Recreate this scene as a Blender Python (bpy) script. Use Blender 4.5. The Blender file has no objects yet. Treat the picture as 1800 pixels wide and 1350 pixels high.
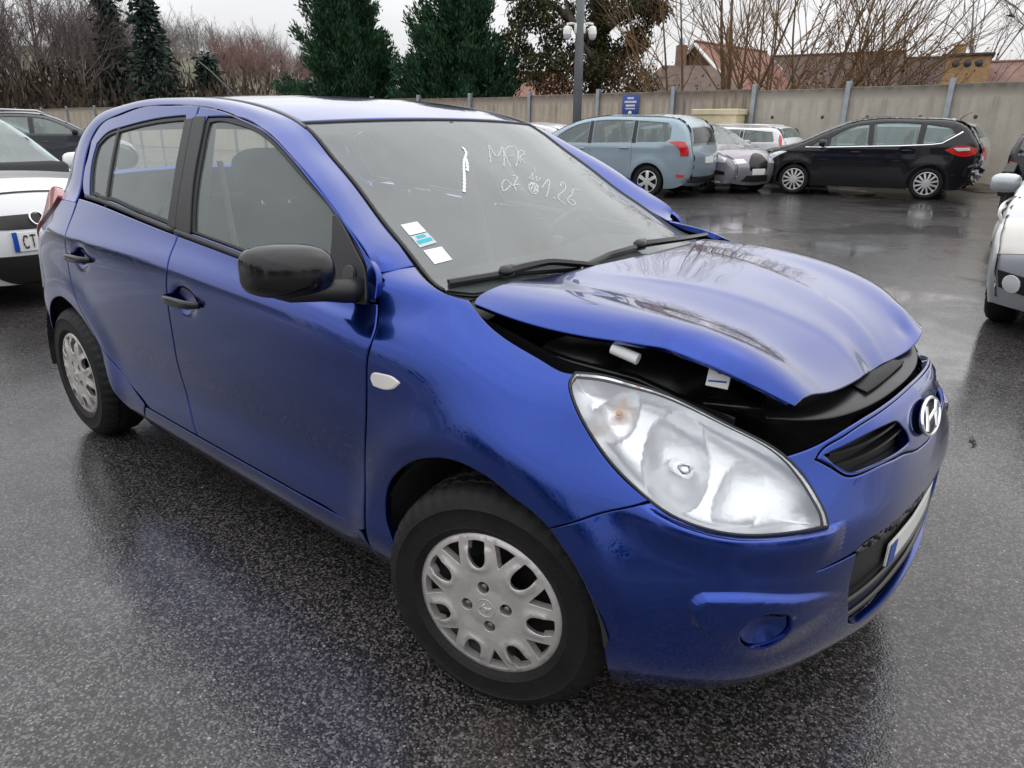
import bpy, math, random
import numpy as np
from mathutils import Vector, Matrix
from mathutils.geometry import delaunay_2d_cdt

random.seed(7); np.random.seed(7)
scene = bpy.context.scene
COL = scene.collection
R = math.radians

# ------------------------------------------------------------------ camera
cam_d = bpy.data.cameras.new('camera'); cam = bpy.data.objects.new('camera', cam_d); COL.objects.link(cam)
CAM = np.array([1.0239, -1.8923, 1.3823]); YAW, PITCH, ROLL = 2.29025612, -0.34308255, 0.00549944
_f = Vector((math.cos(PITCH)*math.cos(YAW), math.cos(PITCH)*math.sin(YAW), math.sin(PITCH)))
_r = Vector((math.sin(YAW), -math.cos(YAW), 0)); _u = _r.cross(_f)
_r2 = math.cos(ROLL)*_r + math.sin(ROLL)*_u; _u2 = -math.sin(ROLL)*_r + math.cos(ROLL)*_u
m = Matrix((( _r2.x, _u2.x, -_f.x, CAM[0]), (_r2.y, _u2.y, -_f.y, CAM[1]), (_r2.z, _u2.z, -_f.z, CAM[2]), (0, 0, 0, 1)))
cam.matrix_world = m
cam_d.sensor_fit = 'HORIZONTAL'; cam_d.sensor_width = 36.0; cam_d.lens = 1275.41/1800*36
cam_d.clip_start = 0.05; cam_d.clip_end = 2000
scene.camera = cam
scene.render.resolution_x = 1024; scene.render.resolution_y = 768

# ------------------------------------------------------------------ overcast sky
SUN_EL, SUN_AZ = R(52), R(70)
w = bpy.data.worlds.new('World'); scene.world = w; w.use_nodes = True
nt = w.node_tree; nt.nodes.clear()
N = nt.nodes.new; L = nt.links.new
out = N('ShaderNodeOutputWorld'); bg = N('ShaderNodeBackground')
sky = N('ShaderNodeTexSky'); sky.sky_type = 'NISHITA'; sky.sun_disc = False
sky.sun_elevation = SUN_EL; sky.sun_rotation = R(90) - SUN_AZ; sky.dust_density = 6; sky.air_density = 1.5
sc = N('ShaderNodeMixRGB'); sc.blend_type = 'MULTIPLY'; sc.inputs[0].default_value = 1
sc.inputs[2].default_value = (.14, .14, .14, 1)
tc = N('ShaderNodeTexCoord'); sep = N('ShaderNodeSeparateXYZ')
up = N('ShaderNodeMapRange'); up.inputs[1].default_value = 0; up.inputs[2].default_value = 1
up.inputs[3].default_value = .90; up.inputs[4].default_value = 2.15
mp = N('ShaderNodeMapping'); mp.inputs['Scale'].default_value = (1.6, 1.6, 5.0)
nz = N('ShaderNodeTexNoise'); nz.inputs['Scale'].default_value = 1.7; nz.inputs['Detail'].default_value = 5
rp = N('ShaderNodeMapRange'); rp.inputs[1].default_value = .3; rp.inputs[2].default_value = .7
rp.inputs[3].default_value = .86; rp.inputs[4].default_value = 1.08
mul = N('ShaderNodeMath'); mul.operation = 'MULTIPLY'
cl = N('ShaderNodeMixRGB'); cl.blend_type = 'MULTIPLY'; cl.inputs[0].default_value = 1; cl.inputs[2].default_value = (.965, .97, 1.0, 1)
mx = N('ShaderNodeMixRGB'); mx.inputs[0].default_value = .88
L(tc.outputs['Generated'], sep.inputs[0]); L(sep.outputs[2], up.inputs[0])
L(tc.outputs['Generated'], mp.inputs[0]); L(mp.outputs[0], nz.inputs['Vector']); L(nz.outputs[0], rp.inputs[0])
L(up.outputs[0], mul.inputs[0]); L(rp.outputs[0], mul.inputs[1]); L(mul.outputs[0], cl.inputs[1])
L(sky.outputs[0], sc.inputs[1]); L(sc.outputs[0], mx.inputs[1]); L(cl.outputs[0], mx.inputs[2])
L(mx.outputs[0], bg.inputs[0]); bg.inputs[1].default_value = 1.0; L(bg.outputs[0], out.inputs[0])

sd = bpy.data.lights.new('sun', 'SUN'); sd.energy = 0.6; sd.angle = R(150); sd.color = (1, .97, .93)
so = bpy.data.objects.new('sun', sd); COL.objects.link(so)
sv = Vector((math.cos(SUN_EL)*math.cos(SUN_AZ), math.cos(SUN_EL)*math.sin(SUN_AZ), math.sin(SUN_EL)))
so.rotation_euler = sv.to_track_quat('Z', 'Y').to_euler(); so.location = (0, 0, 40)

scene.view_settings.view_transform = 'Standard'; scene.view_settings.look = 'None'
scene.view_settings.exposure = 0.0; scene.view_settings.gamma = 1.0; scene.view_settings.use_curve_mapping = False

# ================================================================== helpers
def sm(x):
    x = np.clip(x, 0, 1); return x*x*(3-2*x)

class Basis:
    """natural cubic spline basis on knots k"""
    def __init__(self, k):
        self.k = k = np.asarray(k, float); n = len(k); h = np.diff(k)
        A = np.zeros((n, n)); B = np.zeros((n, n)); A[0, 0] = A[-1, -1] = 1
        for i in range(1, n-1):
            A[i, i-1] = h[i-1]; A[i, i] = 2*(h[i-1]+h[i]); A[i, i+1] = h[i]
            B[i, i-1] = 6/h[i-1]; B[i, i] = -6/h[i-1]-6/h[i]; B[i, i+1] = 6/h[i]
        self.M = np.linalg.solve(A, B); self.h = h; self.n = n
    def __call__(self, t):
        t = np.clip(np.atleast_1d(np.asarray(t, float)), self.k[0], self.k[-1])
        i = np.clip(np.searchsorted(self.k, t, side='right')-1, 0, self.n-2)
        h = self.h[i]; a = (self.k[i+1]-t)/h; b = 1-a
        o = ((a**3-a)*h*h/6)[:, None]*self.M[i] + ((b**3-b)*h*h/6)[:, None]*self.M[i+1]
        r = np.arange(len(t)); o[r, i] += a; o[r, i+1] += b
        return o

def spl(xs, ys):
    b = Basis(xs); ys = np.asarray(ys, float)
    return lambda x: b(x) @ ys

def A1(x): return np.atleast_1d(np.asarray(x, float))

def fnorm(f, s, v, e=2e-3):
    n = np.cross(f(s+e, v)-f(s-e, v), f(s, v+e)-f(s, v-e))
    return n/(np.linalg.norm(n, axis=1)[:, None]+1e-12)

def link(name, me, parent=None):
    o = bpy.data.objects.new(name, me); COL.objects.link(o)
    if parent is not None: o.parent = parent
    return o

def mesh(name, V, F, mat=None, normals=None, smooth=True, fmat=None):
    me = bpy.data.meshes.new(name)
    me.from_pydata([tuple(map(float, v)) for v in V], [], [tuple(int(i) for i in f) for f in F])
    if mat is not None:
        for mt in (mat if isinstance(mat, (list, tuple)) else [mat]): me.materials.append(mt)
    if fmat is not None: me.polygons.foreach_set('material_index', np.asarray(fmat, dtype=np.int32))
    if smooth: me.polygons.foreach_set('use_smooth', np.ones(len(me.polygons), dtype=bool))
    if normals is not None: me.normals_split_custom_set_from_vertices([tuple(map(float, n)) for n in normals])
    me.update()
    return me

def tag(o, label=None, cat=None, group=None, kind=None):
    if label: o['label'] = label
    if cat: o['category'] = cat
    if group: o['group'] = group
    if kind: o['kind'] = kind
    return o

def empty(name, loc=(0, 0, 0), rz=0.0, scale=1.0, parent=None):
    o = bpy.data.objects.new(name, None); COL.objects.link(o)
    o.location = loc; o.rotation_euler = (0, 0, rz); o.scale = (scale,)*3
    o.empty_display_size = .1
    if parent is not None: o.parent = parent
    return o

class MB:
    """collects simple solids into one mesh"""
    def __init__(self): self.V = []; self.F = []; self.M = []
    def add(self, V, F, mi=0):
        b = len(self.V); self.V += [tuple(map(float, v)) for v in V]
        self.F += [tuple(i+b for i in f) for f in F]; self.M += [mi]*len(F); return self
    def box(self, c, s, rot=None, mi=0, bev=0.0):
        c = np.array(c, float); h = np.array(s, float)/2
        if bev > 0:
            V = []; b = min(bev, h.min()*.9)
            for sx in (-1, 1):
                for sy in (-1, 1):
                    for sz in (-1, 1):
                        S = np.array([sx, sy, sz])
                        for k in range(3):
                            q = S*(h-b); q[k] = S[k]*h[k]; V.append(q)
            def vi(sx, sy, sz, k): return ((sx > 0)*4+(sy > 0)*2+(sz > 0))*3+k
            F = []
            for k in range(3):
                a, d = (k+1) % 3, (k+2) % 3
                for s_ in (-1, 1):
                    q = []
                    for (p1, p2) in ((-1, -1), (1, -1), (1, 1), (-1, 1)):
                        S = [0, 0, 0]; S[k] = s_; S[a] = p1; S[d] = p2; q.append(vi(*S, k))
                    F.append(q if s_ > 0 else q[::-1])
            for k in range(3):
                a, d = (k+1) % 3, (k+2) % 3
                for p1 in (-1, 1):
                    for p2 in (-1, 1):
                        S1 = [0, 0, 0]; S1[a] = p1; S1[d] = p2; S2 = list(S1); S1[k] = -1; S2[k] = 1
                        q = [vi(*S1, a), vi(*S2, a), vi(*S2, d), vi(*S1, d)]
                        F.append(q if p1*p2 < 0 else q[::-1])
            for sx in (-1, 1):
                for sy in (-1, 1):
                    for sz in (-1, 1):
                        q = [vi(sx, sy, sz, k) for k in range(3)]
                        F.append(q if sx*sy*sz > 0 else q[::-1])
        else:
            V = [np.array([sx, sy, sz])*h for sx in (-1, 1) for sy in (-1, 1) for sz in (-1, 1)]
            F = [(0, 1, 3, 2), (4, 6, 7, 5), (0, 4, 5, 1), (2, 3, 7, 6), (0, 2, 6, 4), (1, 5, 7, 3)]
        V = np.array(V)
        if rot is not None: V = V @ np.array(rot).T
        return self.add(V+c, F, mi)
    def tube(self, pts, rad, n=8, mi=0, caps=True):
        P = np.array(pts, float); k = len(P); rad = np.broadcast_to(np.asarray(rad, float), (k,))
        T = np.gradient(P, axis=0); T /= np.linalg.norm(T, axis=1)[:, None]+1e-12
        up = np.array([0, 0, 1.0]) if abs(T[0][2]) < .9 else np.array([1.0, 0, 0])
        V = []; a = np.linspace(0, 2*np.pi, n, endpoint=False)
        for i in range(k):
            s = np.cross(T[i], up); s /= np.linalg.norm(s)+1e-12; u = np.cross(s, T[i]); up = u
            V += list(P[i]+rad[i]*(np.cos(a)[:, None]*s+np.sin(a)[:, None]*u))
        F = [(i*n+j, i*n+(j+1) % n, (i+1)*n+(j+1) % n, (i+1)*n+j) for i in range(k-1) for j in range(n)]
        if caps: F += [tuple(range(n))[::-1], tuple((k-1)*n+j for j in range(n))]
        return self.add(V, F, mi)
    def lathe(self, prof, n=48, axis='y', c=(0, 0, 0), mi=0, sign=1):
        """prof: list of (r, h); spins about axis through c"""
        a = np.linspace(0, 2*np.pi, n, endpoint=False); V = []
        for r, h in prof:
            x = r*np.cos(a); z = r*np.sin(a)
            if axis == 'y': V += list(np.stack([x, np.full(n, h), z], 1)+np.array(c))
            elif axis == 'z': V += list(np.stack([x, z, np.full(n, h)], 1)+np.array(c))
            else: V += list(np.stack([np.full(n, h), x, z], 1)+np.array(c))
        F = []
        for i in range(len(prof)-1):
            for j in range(n):
                q = (i*n+j, i*n+(j+1) % n, (i+1)*n+(j+1) % n, (i+1)*n+j)
                F.append(q if sign > 0 else q[::-1])
        return self.add(V, F, mi)
    def grid(self, f, u, v, mi=0, flip=False):
        U, Vv = np.meshgrid(u, v, indexing='ij'); P = f(U.ravel(), Vv.ravel()); nv = len(v)
        F = [(i*nv+j, (i+1)*nv+j, (i+1)*nv+j+1, i*nv+j+1) for i in range(len(u)-1) for j in range(nv-1)]
        if flip: F = [q[::-1] for q in F]
        return self.add(P, F, mi)
    def build(self, name, mat, parent=None, smooth=True, autos=None):
        me = mesh(name, self.V, self.F, mat, smooth=smooth, fmat=self.M if isinstance(mat, (list, tuple)) else None)
        if autos:
            try: me.set_sharp_from_angle(angle=R(autos))
            except Exception: pass
        return link(name, me, parent)

# ------------------------------------------------------------------ trimmed surface patches
def area2(P): x, y = P[:, 0], P[:, 1]; return .5*np.sum(x*np.roll(y, -1)-np.roll(x, -1)*y)

def inpoly(Q, P):
    x, y = Q[:, 0], Q[:, 1]; ins = np.zeros(len(Q), bool)
    a = P; b = np.roll(P, -1, axis=0)
    for (x1, y1), (x2, y2) in zip(a, b):
        if y1 == y2: continue
        c = ((y1 > y) != (y2 > y)) & (x < (x2-x1)*(y-y1)/(y2-y1)+x1); ins ^= c
    return ins

def dist_loop(Q, P, closed=True):
    a = P if closed else P[:-1]; b = np.roll(P, -1, axis=0) if closed else P[1:]
    d = np.full(len(Q), 1e9)
    for p, q in zip(a, b):
        e = q-p; l2 = e@e+1e-15; t = np.clip(((Q-p)@e)/l2, 0, 1)
        d = np.minimum(d, np.hypot(*(Q-p-t[:, None]*e).T))
    return d

def smooth_loop(pts, ds, ang=38.0):
    P = np.array(pts, float)
    keep = [0]
    for i in range(1, len(P)):
        if np.hypot(*(P[i]-P[keep[-1]])) > 1e-4: keep.append(i)
    P = P[keep]
    if np.hypot(*(P[0]-P[-1])) < 1e-4: P = P[:-1]
    n = len(P); cor = []
    for i in range(n):
        a = P[i]-P[i-1]; b = P[(i+1) % n]-P[i]
        t = abs(math.degrees(math.atan2(a[0]*b[1]-a[1]*b[0], a@b)))
        if t > ang: cor.append(i)
    segs = []
    if not cor:
        Q = np.vstack([P[-3:], P, P[:4]]); t = np.concatenate([[0], np.cumsum(np.hypot(*np.diff(Q, axis=0).T))])
        b = Basis(t); m_ = max(6, int((t[-4]-t[3])/ds)); tt = np.linspace(t[3], t[-4], m_, endpoint=False)
        return b(tt)@Q
    for k, i in enumerate(cor):
        j = cor[(k+1) % len(cor)]
        idx = [(i+q) % n for q in range(((j-i) % n or n)+1)]
        Q = P[idx]; t = np.concatenate([[0], np.cumsum(np.hypot(*np.diff(Q, axis=0).T))])
        m_ = max(1, int(round(t[-1]/ds))); tt = np.linspace(0, t[-1], m_+1)[:-1]
        segs.append(Basis(t)(tt)@Q if len(Q) > 2 else Q[0]+(Q[1]-Q[0])*(tt/t[-1])[:, None])
    return np.vstack(segs)

def offset_loop(P, d):
    e = np.roll(P, -1, axis=0)-P; e /= np.linalg.norm(e, axis=1)[:, None]+1e-12
    n1 = np.stack([-e[:, 1], e[:, 0]], 1); n0 = np.roll(n1, 1, axis=0)
    n = n0+n1; n /= np.linalg.norm(n, axis=1)[:, None]+1e-9
    c = np.clip((n*n1).sum(1), .5, 1)
    return P+n*(d/c)[:, None]

def patch(f, outline, holes=(), step=.02, ds=None, bevel=.004, drop=.0022, thick=.012, inset=0.0, ang=38.0, off=0.0, raw=False, extra=None):
    """trim the surface f(u,v) to an outline: returns V, F, N (rounded edge, returned flange)"""
    ds = ds or step*.8
    loops = []
    for k, o in enumerate([outline]+list(holes)):
        P = np.array(o, float) if raw else smooth_loop(o, ds, ang)
        if (area2(P) < 0) == (k == 0): P = P[::-1]
        if inset: P = offset_loop(P, inset)
        loops.append(P)
    inner = [offset_loop(P, bevel) for P in loops] if bevel > 0 else loops
    lo = loops[0].min(0); hi = loops[0].max(0)
    gu = np.arange(lo[0], hi[0]+step, step); gv = np.arange(lo[1], hi[1]+step, step*.866)
    G = np.array([(a+(.5*step if j % 2 else 0), b) for j, b in enumerate(gv) for a in gu])
    ok = inpoly(G, inner[0]) & (dist_loop(G, inner[0]) > step*.45)
    for h in inner[1:]: ok &= ~inpoly(G, h) & (dist_loop(G, h) > step*.45)
    G = G[ok]
    if extra is not None:                     # follow a pressed feature line exactly
        G = np.vstack([G[np.min(np.hypot(G[:, None, 0]-extra[None, ::2, 0], G[:, None, 1]-extra[None, ::2, 1]), 1) > step*.5], extra])
    pts = np.vstack(inner+[G]); edges = []; b = 0
    for P in inner:
        edges += [(b+i, b+(i+1) % len(P)) for i in range(len(P))]; b += len(P)
    res = delaunay_2d_cdt([Vector((float(a), float(c))) for a, c in pts], edges, [], 0, 1e-7)
    VV = np.array([(v.x, v.y) for v in res[0]]); T = np.array([t for t in res[2] if len(t) == 3])
    cen = VV[T].mean(1); ok = inpoly(cen, inner[0])
    for h in inner[1:]: ok &= ~inpoly(cen, h)
    T = T[ok]
    a, b_, c = VV[T[:, 0]], VV[T[:, 1]], VV[T[:, 2]]
    cr = (b_[:, 0]-a[:, 0])*(c[:, 1]-a[:, 1])-(b_[:, 1]-a[:, 1])*(c[:, 0]-a[:, 0])
    T[cr < 0] = T[cr < 0][:, ::-1]
    i2o = {}
    for o, src in enumerate(res[3]):
        for s_ in src: i2o[s_] = o
    Nn = fnorm(f, VV[:, 0], VV[:, 1]); Vp = f(VV[:, 0], VV[:, 1])+Nn*off
    V = [Vp]; NN = [Nn]; F = [tuple(t) for t in T]; cnt = len(Vp); b = 0
    if bevel > 0:
        for P, I in zip(loops, inner):
            n = len(P); iid = [i2o[b+i] for i in range(n)]; b += n
            pn = fnorm(f, P[:, 0], P[:, 1]); pp = f(P[:, 0], P[:, 1])+pn*off; ip = Vp[iid]
            od = pp-ip; od -= (od*pn).sum(1)[:, None]*pn; od /= np.linalg.norm(od, axis=1)[:, None]+1e-12
            t1 = pp-pn*drop; n1 = pn+od; n1 /= np.linalg.norm(n1, axis=1)[:, None]
            t2 = pp-pn*thick
            V += [t1, t1, t2]; NN += [n1, od, od]
            for i in range(n):
                j = (i+1) % n
                F.append((iid[j], iid[i], cnt+i, cnt+j))
                F.append((cnt+n+j, cnt+n+i, cnt+2*n+i, cnt+2*n+j))
            cnt += 3*n
    return np.vstack(V), F, np.vstack(NN)

def put(name, vfn, mat, parent=None, mirror=False):
    V, F, Nn = vfn
    if mirror:
        V = V*[1, -1, 1]; Nn = Nn*[1, -1, 1]; F = [f[::-1] for f in F]
    return link(name, mesh(name, V, F, mat, normals=Nn), parent)

def copy_tree(o, parent=None):
    c = o.copy(); COL.objects.link(c)
    if parent is not None: c.parent = parent
    for ch in list(o.children): copy_tree(ch, c)
    return c

# ------------------------------------------------------------------ materials
MATS = {}
def mat(name, col=(.5, .5, .5), rough=.5, metal=0.0, spec=.5, coat=0.0, coat_rough=.03, bump=0.0, bscale=60.0, var=0.0, vscale=8.0, emis=0.0, sheen=0.0, trans=0.0, ior=1.5, rvar=0.0):
    if name in MATS: return MATS[name]
    m_ = bpy.data.materials.new(name); m_.use_nodes = True; MATS[name] = m_
    nt = m_.node_tree; b = nt.nodes['Principled BSDF']; N = nt.nodes.new; L = nt.links.new
    b.inputs['Base Color'].default_value = (*col, 1); b.inputs['Roughness'].default_value = rough
    b.inputs['Metallic'].default_value = metal; b.inputs['Specular IOR Level'].default_value = spec
    b.inputs['Coat Weight'].default_value = coat; b.inputs['Coat Roughness'].default_value = coat_rough
    b.inputs['Transmission Weight'].default_value = trans; b.inputs['IOR'].default_value = ior
    if bump or var or rvar:
        tc = N('ShaderNodeTexCoord')
    if bump:
        nz = N('ShaderNodeTexNoise'); nz.inputs['Scale'].default_value = bscale; nz.inputs['Detail'].default_value = 4
        bp = N('ShaderNodeBump'); bp.inputs['Strength'].default_value = bump; bp.inputs['Distance'].default_value = .01
        L(tc.outputs['Object'], nz.inputs['Vector']); L(nz.outputs[0], bp.inputs['Height']); L(bp.outputs[0], b.inputs['Normal'])
    if var or rvar:
        n2 = N('ShaderNodeTexNoise'); n2.inputs['Scale'].default_value = vscale; n2.inputs['Detail'].default_value = 6
        n2.inputs['Roughness'].default_value = .65
        L(tc.outputs['Object'], n2.inputs['Vector'])
        if var:
            hs = N('ShaderNodeMapRange'); hs.inputs[1].default_value = .3; hs.inputs[2].default_value = .7
            hs.inputs[3].default_value = 1-var; hs.inputs[4].default_value = 1+var
            mm = N('ShaderNodeMixRGB'); mm.blend_type = 'MULTIPLY'; mm.inputs[0].default_value = 1; mm.inputs[1].default_value = (*col, 1)
            L(n2.outputs[0], hs.inputs[0]); L(hs.outputs[0], mm.inputs[2]); L(mm.outputs[0], b.inputs['Base Color'])
        if rvar:
            h2 = N('ShaderNodeMapRange'); h2.inputs[1].default_value = .35; h2.inputs[2].default_value = .65
            h2.inputs[3].default_value = max(0, rough-rvar); h2.inputs[4].default_value = rough+rvar
            L(n2.outputs[0], h2.inputs[0]); L(h2.outputs[0], b.inputs['Roughness'])
    return m_

def glass_mat(name, tint=(.80, .88, .86), ior=1.6, rough=0.0, haze=0.0, hcol=(.75, .8, .8)):
    if name in MATS: return MATS[name]
    m_ = bpy.data.materials.new(name); m_.use_nodes = True; MATS[name] = m_
    nt = m_.node_tree; nt.nodes.clear(); N = nt.nodes.new; L = nt.links.new
    o = N('ShaderNodeOutputMaterial'); tr = N('ShaderNodeBsdfTransparent'); gl = N('ShaderNodeBsdfGlossy')
    fr = N('ShaderNodeFresnel'); mx = N('ShaderNodeMixShader')
    tr.inputs[0].default_value = (*tint, 1); gl.inputs[0].default_value = (1, 1, 1, 1); gl.inputs['Roughness'].default_value = rough
    fr.inputs[0].default_value = ior
    L(fr.outputs[0], mx.inputs[0]); L(tr.outputs[0], mx.inputs[1]); L(gl.outputs[0], mx.inputs[2])
    if haze:                                  # fogged pane, plus a painted pale veil in place of sky reflection
        df = N('ShaderNodeBsdfDiffuse'); df.inputs[0].default_value = (*hcol, 1)
        m2 = N('ShaderNodeMixShader'); tc = N('ShaderNodeTexCoord'); nz = N('ShaderNodeTexNoise'); nz.inputs['Scale'].default_value = 5
        mr = N('ShaderNodeMapRange'); mr.inputs[3].default_value = haze*.6; mr.inputs[4].default_value = haze*1.4
        L(tc.outputs['Object'], nz.inputs['Vector']); L(nz.outputs[0], mr.inputs[0]); L(mr.outputs[0], m2.inputs[0])
        L(mx.outputs[0], m2.inputs[1]); L(df.outputs[0], m2.inputs[2]); L(m2.outputs[0], o.inputs[0])
    else: L(mx.outputs[0], o.inputs[0])
    return m_

def paint(name, col, metal=.55, rough=.38, flake=.25, coat=1.0, drops=0.0):
    """metallic car paint: flaked base under a wet clear coat"""
    if name in MATS: return MATS[name]
    m_ = mat(name, col, rough, metal, .12, coat, .025); m_.node_tree.nodes['Principled BSDF'].inputs['Coat IOR'].default_value = 1.44
    nt = m_.node_tree; b = nt.nodes['Principled BSDF']; N = nt.nodes.new; L = nt.links.new
    tc = N('ShaderNodeTexCoord'); v = N('ShaderNodeTexVoronoi'); v.inputs['Scale'].default_value = 900
    mr = N('ShaderNodeMapRange'); mr.inputs[3].default_value = 1-flake; mr.inputs[4].default_value = 1+flake
    mm = N('ShaderNodeMixRGB'); mm.blend_type = 'MULTIPLY'; mm.inputs[0].default_value = 1; mm.inputs[1].default_value = (*col, 1)
    L(tc.outputs['Object'], v.inputs['Vector']); L(v.outputs['Color'], mr.inputs[0]); L(mr.outputs[0], mm.inputs[2]); L(mm.outputs[0], b.inputs['Base Color'])
    n1 = N('ShaderNodeTexNoise'); n1.inputs['Scale'].default_value = 14; n1.inputs['Detail'].default_value = 8; n1.inputs['Roughness'].default_value = .7
    r1 = N('ShaderNodeMapRange'); r1.inputs[1].default_value = .35; r1.inputs[2].default_value = .75; r1.inputs[3].default_value = .008; r1.inputs[4].default_value = .045
    L(tc.outputs['Object'], n1.inputs['Vector']); L(n1.outputs[0], r1.inputs[0]); L(r1.outputs[0], b.inputs['Coat Roughness'])
    # fine drizzle beads in the clear coat
    vd = N('ShaderNodeTexVoronoi'); vd.inputs['Scale'].default_value = 210; vd.feature = 'F1'
    dr = N('ShaderNodeMapRange'); dr.inputs[1].default_value = .0; dr.inputs[2].default_value = .32; dr.inputs[3].default_value = 1; dr.inputs[4].default_value = 0
    n3 = N('ShaderNodeTexNoise'); n3.inputs['Scale'].default_value = 5; n3.inputs['Detail'].default_value = 4
    r3 = N('ShaderNodeMapRange'); r3.inputs[1].default_value = .52; r3.inputs[2].default_value = .68; r3.inputs[3].default_value = 0; r3.inputs[4].default_value = 1
    ml = N('ShaderNodeMath'); ml.operation = 'MULTIPLY'
    bp = N('ShaderNodeBump'); bp.inputs['Strength'].default_value = drops; bp.inputs['Distance'].default_value = .0012
    L(tc.outputs['Object'], vd.inputs['Vector']); L(vd.outputs['Distance'], dr.inputs[0]); L(tc.outputs['Object'], n3.inputs['Vector']); L(n3.outputs[0], r3.inputs[0])
    L(dr.outputs[0], ml.inputs[0]); L(r3.outputs[0], ml.inputs[1]); L(ml.outputs[0], bp.inputs['Height'])
    if drops: L(bp.outputs[0], b.inputs['Coat Normal'])
    return m_

M_BLACK = mat('black_plastic', (.012, .012, .013), .42, bump=.15, bscale=300)
M_GLOSSBLACK = mat('gloss_black_plastic', (.01, .01, .011), .16)
M_DARK = mat('dark_cavity', (.006, .006, .007), .7)
M_RUBBER = mat('tyre_rubber', (.010, .010, .0105), .6, spec=.28, bump=.2, bscale=90, var=.35, vscale=14)
M_SEAL = mat('rubber_seal', (.015, .015, .016), .5)
M_CHROME = mat('chrome', (.85, .86, .88), .08, 1.0)
M_PLATE = mat('plate_white', (.72, .72, .70), .35)
M_PLATEBLUE = mat('plate_blue', (.01, .06, .35), .35)
M_INK = mat('plate_ink', (.01, .01, .012), .5)

# ================================================================== ground
def ground_mat():
    m_ = bpy.data.materials.new('wet_asphalt'); m_.use_nodes = True; nt = m_.node_tree; b = nt.nodes['Principled BSDF']; N = nt.nodes.new; L = nt.links.new
    tc = N('ShaderNodeTexCoord')
    def noise(sc, det=6, rough=.6, dist=0):
        n = N('ShaderNodeTexNoise'); n.inputs['Scale'].default_value = sc; n.inputs['Detail'].default_value = det; n.inputs['Roughness'].default_value = rough; n.inputs['Distortion'].default_value = dist
        L(tc.outputs['Object'], n.inputs['Vector']); return n.outputs[0]
    def rng(x, a, b_, c, d):
        r = N('ShaderNodeMapRange'); r.inputs[1].default_value = a; r.inputs[2].default_value = b_; r.inputs[3].default_value = c; r.inputs[4].default_value = d
        L(x, r.inputs[0]); return r.outputs[0]
    def mth(op, a, b_):
        q = N('ShaderNodeMath'); q.operation = op
        for i, x in enumerate((a, b_)):
            if isinstance(x, (int, float)): q.inputs[i].default_value = x
            else: L(x, q.inputs[i])
        return q.outputs[0]
    vo = N('ShaderNodeTexVoronoi'); vo.inputs['Scale'].default_value = 165; L(tc.outputs['Object'], vo.inputs['Vector'])
    vo2 = N('ShaderNodeTexVoronoi'); vo2.inputs['Scale'].default_value = 48; L(tc.outputs['Object'], vo2.inputs['Vector'])
    # aggregate: each stone its own grey, a few pale chips
    sepc = N('ShaderNodeSeparateColor'); L(vo.outputs['Color'], sepc.inputs[0])
    sepc2 = N('ShaderNodeSeparateColor'); L(vo2.outputs['Color'], sepc2.inputs[0])
    stone = rng(mth('POWER', sepc.outputs[0], 3.0), 0, 1, .008, .13)
    chip = mth('MULTIPLY', rng(sepc.outputs[1], .93, .975, 0, 1), rng(vo.outputs['Distance'], .25, .45, .26, 0))
    chip2 = mth('MULTIPLY', rng(sepc2.outputs[1], .975, .985, 0, 1), rng(vo2.outputs['Distance'], .14, .24, .24, 0))
    wear = rng(noise(.35, 5), .3, .7, .6, 1.5)
    g = mth('ADD', mth('ADD', mth('MULTIPLY', stone, wear), chip), chip2)
    cm = N('ShaderNodeCombineColor'); L(mth('MULTIPLY', g, 1.06), cm.inputs[0]); L(mth('MULTIPLY', g, .97), cm.inputs[1]); L(mth('MULTIPLY', g, .95), cm.inputs[2])
    # brown dirt washed together here and there
    dm = N('ShaderNodeMixRGB'); dm.inputs[2].default_value = (.055, .042, .030, 1); L(rng(noise(.55, 8, .7), .58, .70, 0, .55), dm.inputs[0]); L(cm.outputs[0], dm.inputs[1])
    L(dm.outputs[0], b.inputs['Base Color'])
    # water film and puddles
    film = noise(.42, 6, .62, .6); pud = rng(film, .50, .57, 0, 1); fine = noise(3.5, 6, .7)
    b.inputs['Specular IOR Level'].default_value = .12
    L(rng(fine, .3, .7, .34, .55), b.inputs['Roughness'])
    L(mth('ADD', mth('MULTIPLY', pud, .25), rng(fine, .35, .65, .62, .85)), b.inputs['Coat Weight']); b.inputs['Coat IOR'].default_value = 1.62
    L(mth('ADD', rng(pud, 0, 1, .07, .02), rng(noise(.22, 4, .6), .45, .62, 0, .11)), b.inputs['Coat Roughness'])
    h = mth('ADD', mth('MULTIPLY', vo.outputs['Distance'], -.8), mth('MULTIPLY', noise(40, 3), .5))
    bp = N('ShaderNodeBump'); bp.inputs['Distance'].default_value = .006; bp.inputs['Strength'].default_value = .45; L(h, bp.inputs['Height'])
    L(bp.outputs[0], b.inputs['Normal'])
    bp2 = N('ShaderNodeBump'); bp2.inputs['Distance'].default_value = .006; L(h, bp2.inputs['Height']); L(rng(pud, 0, 1, .085, .010), bp2.inputs['Strength'])
    L(bp2.outputs[0], b.inputs['Coat Normal'])
    return m_
b = MB(); b.add([(-400, -400, 0), (400, -400, 0), (400, 400, 0), (-400, 400, 0)], [(0, 1, 2, 3)])
tag(b.build('ground', ground_mat(), smooth=False), kind='structure')

# ================================================================== survey: bearing of a picture column/row from the camera, at distance d
def at(px, py, d):
    q = Vector(((px-900)/1275.41, -(py-675)/1275.41, -1.0)); q = cam.matrix_world.to_3x3() @ q
    h = math.hypot(q.x, q.y); return np.array([CAM[0]+q.x/h*d, CAM[1]+q.y/h*d, CAM[2]+q.z/h*d])

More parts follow.
